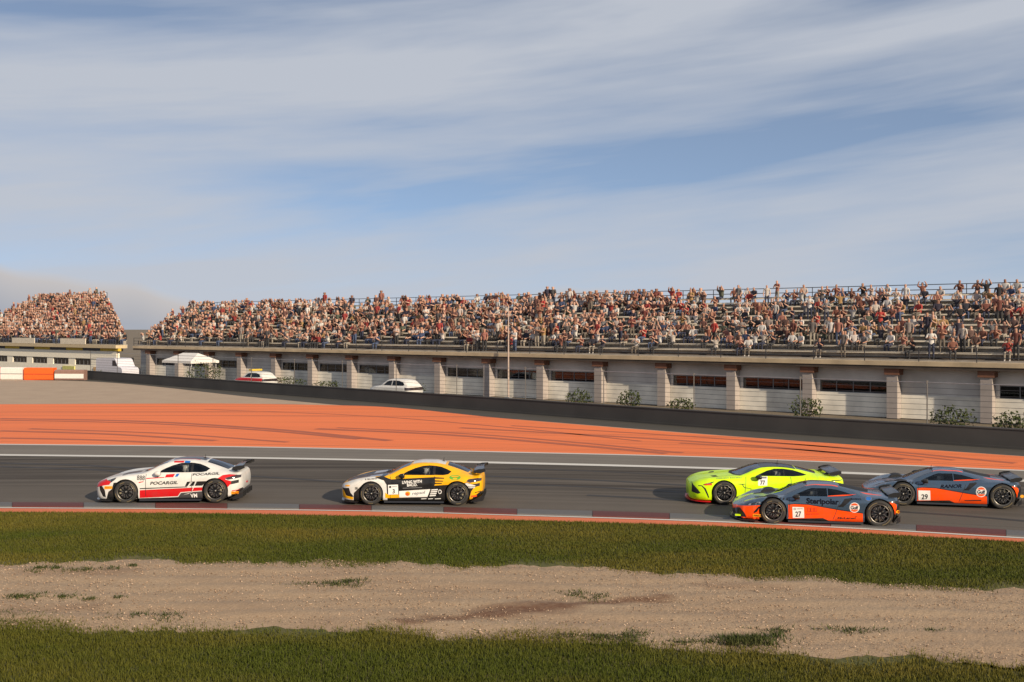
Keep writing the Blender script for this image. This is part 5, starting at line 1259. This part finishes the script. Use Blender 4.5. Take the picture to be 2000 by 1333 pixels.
# ------------------------------------------------------------------ things between wall and stands
def frame_box(name, p, rz, label, cat, group=None):
    o = empty(name, p, rz); tag(o, label, cat, group); return o
lp = stand_pt(993, 59.3)
e = frame_box('light_pole', lp, RZ, 'pale slender pole rising in front of the crowd near the centre', 'pole')
MB().tube([(0, 0, 0), (0, 0, 3), (0, 0, 6.6)], [.07, .055, .04], 10).build('mast', plain('pale_paint', (.40, .31, .26), .7), e); MB().box(-.2, .2, -.2, .2, 0, .12).build('base_plate', M_galv, e); MB().tube([(0, 0, 6.5), (-.35, -.1, 6.62)], .035, 8).build('arm', M_galv, e); MB().hexa([(-.75, -.2, 6.56), (-.32, -.2, 6.56), (-.75, 0, 6.56), (-.32, 0, 6.56), (-.72, -.18, 6.66), (-.34, -.18, 6.68), (-.72, -.02, 6.66), (-.34, -.02, 6.68)]).build('lamp_head', M_galv, e)

# padded blocks closing the end of the wall
def pad(px0, px1, py, h, mat, lb, stripe=None):
    a, b = ground_pt(px0, py), ground_pt(px1, py + .3); d = (b - a); l = d.length; rz = math.atan2(d.y, d.x)
    e = frame_box('padded_barrier', a, rz, lb, 'barrier', 'padded blocks at the end of the dark wall')
    mb = MB(); pr = [(0, .06), (.08, 0), (h - .1, 0), (h, .1), (h, .7), (0, .7)]
    vs = [(.02, y, z) for z, y in pr] + [(l - .02, y, z) for z, y in pr]; k = len(pr)
    mb.add(vs, [tuple(range(k)), tuple(range(k, 2 * k))[::-1]] + [(i, i + k, (i + 1) % k + k, (i + 1) % k) for i in range(k)]).build('cover', mat, e)
    MB().box(.02, l - .02, -.012, .02, h * .46, h * .5).build('strap', MAT['trim'], e)
    if stripe: MB().box(.04, l - .04, -.02, .0, stripe[0], stripe[1]).build('band', stripe[2], e)
pw = plain('pad_white', (.68, .65, .60), .6, var=.08); por = plain('pad_orange', (.85, .11, .01), .6, var=.08); pbr = plain('pad_brown', (.24, .14, .11), .7)
pad(-60, -2, 741.5, 1.18, por, 'orange padded block cut by the left edge of the frame'); pad(0, 44, 742, 1.2, pw, 'white padded block at the far left end of the wall'); pad(46, 104, 742.5, 1.18, por, 'bright orange padded block beside the white one')
pad(106, 164, 743, 1.0, pbr, 'brown padded block with a white band next to the dark wall', (.18, .62, pw))

# parked vehicles behind the fence
HATCH = dict(axf=.80, axr=3.30, track=.86, rf=.31, rr=.31, table=[
 (0, .22, .55, .62, .40, .60, .55, .55, .66, .35, .70, .71), (.12, .20, .72, .78, .42, .76, .62, .66, .75, .42, .78, .79), (.5, .18, .80, .84, .48, .83, .74, .74, .86, .5, .88, .89), (.95, .18, .81, .86, .52, .85, .82, .76, .93, .55, .97, .98),
 (1.2, .18, .81, .86, .52, .85, .85, .78, .95, .68, 1.0, 1.05), (1.5, .18, .81, .86, .52, .85, .87, .78, .97, .66, 1.18, 1.24), (1.9, .18, .81, .86, .52, .85, .88, .78, .98, .60, 1.38, 1.44), (2.4, .18, .81, .86, .52, .85, .88, .78, .99, .58, 1.44, 1.50),
 (3.0, .18, .81, .86, .52, .85, .89, .77, 1.0, .58, 1.42, 1.49), (3.5, .20, .80, .85, .54, .84, .90, .75, 1.0, .58, 1.32, 1.40), (3.85, .24, .76, .82, .55, .81, .88, .72, .98, .58, 1.08, 1.12), (3.98, .30, .66, .74, .55, .73, .82, .66, .90, .5, .93, .95)])
def parked(name, px, p, rz_off, paintmat, label, cat, extra=None, sx=1.0):
    sh = Shell(HATCH, .09); root = frame_box(name, stand_pt(px, p), RZ + rz_off, label, cat); root.scale = (sx, 1, 1)
    sh.mi(paintmat)
    sh.region([(1.22, .01), (1.28, -.64), (1.82, -.55), (1.85, .01)], 'glass_dark', 'windscreen', 'top', lambda q, n: q.z > .95)
    sh.region([(1.55, 1.01), (1.75, 1.2), (2.0, 1.34), (2.35, 1.37), (2.35, 1.01)], 'glass_dark', 'side_window'); sh.region([(2.42, 1.01), (2.42, 1.37), (3.0, 1.36), (3.4, 1.27), (3.6, 1.08), (3.4, 1.02)], 'glass_dark', 'side_window')
    sh.region([(.12, .60), (.5, .70), (.5, .62), (.2, .55)], 'headlight', 'headlight'); sh.region([(3.75, .70), (3.7, .92), (4, .9), (4, .7)], 'taillight', 'taillight')
    if extra:
        for m_, poly in extra: sh.region(poly, m_)
    for ax in (.80, 3.30): sh.region([(ax + .35 * math.cos(t), .31 + .35 * math.sin(t)) for t in [math.pi * 2 * k / 16 for k in range(16)]], zone='arch', keep=lambda c, n: c.y < -.4)
    sm = [MAT[x] for x in sh.mats]
    for z in sh.zones:
        if z == 'arch': continue
        if z in ('body', 'windscreen'): obj(z, sh.zone_mesh(z, True), sm, root)
        else:
            for me in sh.zone_mesh(z, 'pair') or (): obj(z, me, sm, root)
    MB().box(.5, 3.6, -.6, .6, .2, .9).build('cabin_floor', MAT['trim'], root)
    for ax in (.80, 3.30):
        for sg in (-1, 1): wheel(root, ax, sg * .74, .31)
    sh.bm.free(); return root
parked('parked_car', 735, 53.6, 0.0, 'white', 'white parked car half hidden behind the dark wall under the stand', 'car')
t_ = parked('rescue_car', 470, 55.0, 0.0, 'white', 'white and red rescue car with yellow roof bar behind the wall', 'car', [('red', [(.2, .72), (3.9, .72), (3.9, .96), (.6, .96)])])
MB().box(1.9, 2.2, -.55, .55, 1.52, 1.66).build('roof_bar', yel, t_)
# white canopy
e = frame_box('canopy_tent', stand_pt(372, 57.4), RZ, 'white peaked canopy standing behind the wall left of the rescue car', 'tent')
for sx in (-2.1, 2.1):
    for sy in (-1.3, 1.3): MB().tube([(sx, sy, 0), (sx, sy, 2.1)], .04, 8).build('leg', M_galv, e)
MB().add([(-2.3, -1.5, 2.05), (2.3, -1.5, 2.05), (2.3, 1.5, 2.05), (-2.3, 1.5, 2.05), (-1.2, 0, 2.75), (1.2, 0, 2.75), (-2.3, -1.5, 1.85), (2.3, -1.5, 1.85), (2.3, 1.5, 1.85), (-2.3, 1.5, 1.85)],
         [(0, 1, 5, 4), (1, 2, 5), (2, 3, 4, 5), (3, 0, 4), (0, 6, 7, 1), (1, 7, 8, 2), (2, 8, 9, 3), (3, 9, 6, 0)]).build('roof', pw, e)
# a pale van at the foot of the far stand
e = frame_box('white_van', stand_pt(255, 57.5), RZ, 'pale lavender white van parked under the far left stand', 'van')
pr = [(0, .35), (0, .95), (.25, 1.15), (.75, 1.25), (1.25, 1.95), (1.5, 2.05), (4.7, 2.05), (4.85, 1.9), (4.9, .4)]
vs = [(-x, -.92, z) for x, z in pr] + [(-x, .92, z) for x, z in pr]; k = len(pr)
lav = plain('van_paint', (.58, .57, .62), .35, coat=.5, var=.05)
MB().add(vs, [tuple(range(k))[::-1], tuple(range(k, 2 * k))] + [(i, (i + 1) % k, (i + 1) % k + k, i + k) for i in range(k)]).build('body', lav, e)
MB().hexa([(-1.75, -.935, 1.3), (-.9, -.935, 1.3), (-1.75, -.922, 1.3), (-.9, -.922, 1.3), (-1.75, -.935, 1.85), (-1.25, -.935, 1.85), (-1.75, -.922, 1.85), (-1.25, -.922, 1.85)]).build('side_window', MAT['visor'], e)
for x in (-.9, -3.9):
    for sg in (-1, 1): wheel(e, x, sg * .84, .33)

# shrubs
M_leaf = blade_mat('shrub_leaf', (0.045, 0.062, 0.016), (0.075, 0.080, 0.030)); M_stem = plain('stem', (.08, .05, .03), .9)
def shrub(px, p, w, h, n, label):
    e = frame_box('shrub', stand_pt(px, p), 0, label, 'shrub', 'shrubs along the foot of the stands')
    c = RNG.normal(0, 1, (n, 3)); c /= np.linalg.norm(c, axis=1)[:, None]; c *= (RNG.uniform(.25, 1, n) ** .5)[:, None]
    lob = 1 + .25 * np.sin(c[:, 0] * 7 + px) * np.cos(c[:, 1] * 6)
    c = c * lob[:, None] * np.array([w / 2, w / 3, h / 2]) + np.array([0, 0, h * .52]); c[:, 2] = np.maximum(c[:, 2], .04)
    a = RNG.normal(0, 1, (n, 3)); a /= np.linalg.norm(a, axis=1)[:, None]; b = np.cross(a, RNG.normal(0, 1, (n, 3))); b /= np.linalg.norm(b, axis=1)[:, None]; s = RNG.uniform(.05, .11, n)[:, None]
    Vv = np.stack([c - a * s, c + b * s * .5, c + a * s, c - b * s * .5], 1).reshape(-1, 3)
    me = bpy.data.meshes.new('foliage'); me.from_pydata(Vv.tolist(), [], np.arange(4 * n).reshape(-1, 4).tolist()); me.update()
    me.attributes.new('tone', 'FLOAT', 'POINT').data.foreach_set('value', np.repeat(RNG.uniform(0, 1, n), 4)); obj('foliage', me, M_leaf, e)
    mb = MB()
    for k in range(5): t = 2 * math.pi * k / 5; mb.tube([(0, 0, 0), (math.cos(t) * w * .15, math.sin(t) * w * .1, h * .35), (math.cos(t) * w * .3, math.sin(t) * w * .2, h * .75)], [.03, .02, .008], 5)
    mb.build('stem', M_stem, e)
for px, p, w, h, n, lb in ((400, 56, 3.6, 2.0, 900, 'large dark shrub below the white canopy'), (560, 57, 3.0, 1.0, 500, 'low shrub right of the rescue car'), (640, 57.5, 2.4, .8, 360, 'small shrub left of the white parked car'),
                           (800, 57, 2.2, 1.0, 400, 'shrub just right of the white parked car'), (1130, 56, 1.8, 1.1, 380, 'shrub right of the pale pole above the wall'), (1230, 56, 1.6, 1.2, 380, 'upright shrub at the wall beneath the stand middle'),
                           (1330, 55.5, 1.8, .9, 340, 'low shrub under the stand above the lime car'), (1575, 55, 2.0, 1.3, 480, 'bushy shrub by the pillar above the orange and grey car'), (1860, 54.5, 2.2, 1.2, 480, 'wide shrub above the wall near the right edge'), (1975, 54, 1.8, 1.1, 400, 'last shrub at the right edge of the frame'),
                           (205, 57, 2.0, 1.0, 340, 'shrub beside the pale van')):
    shrub(px, p, w, h, n, lb)
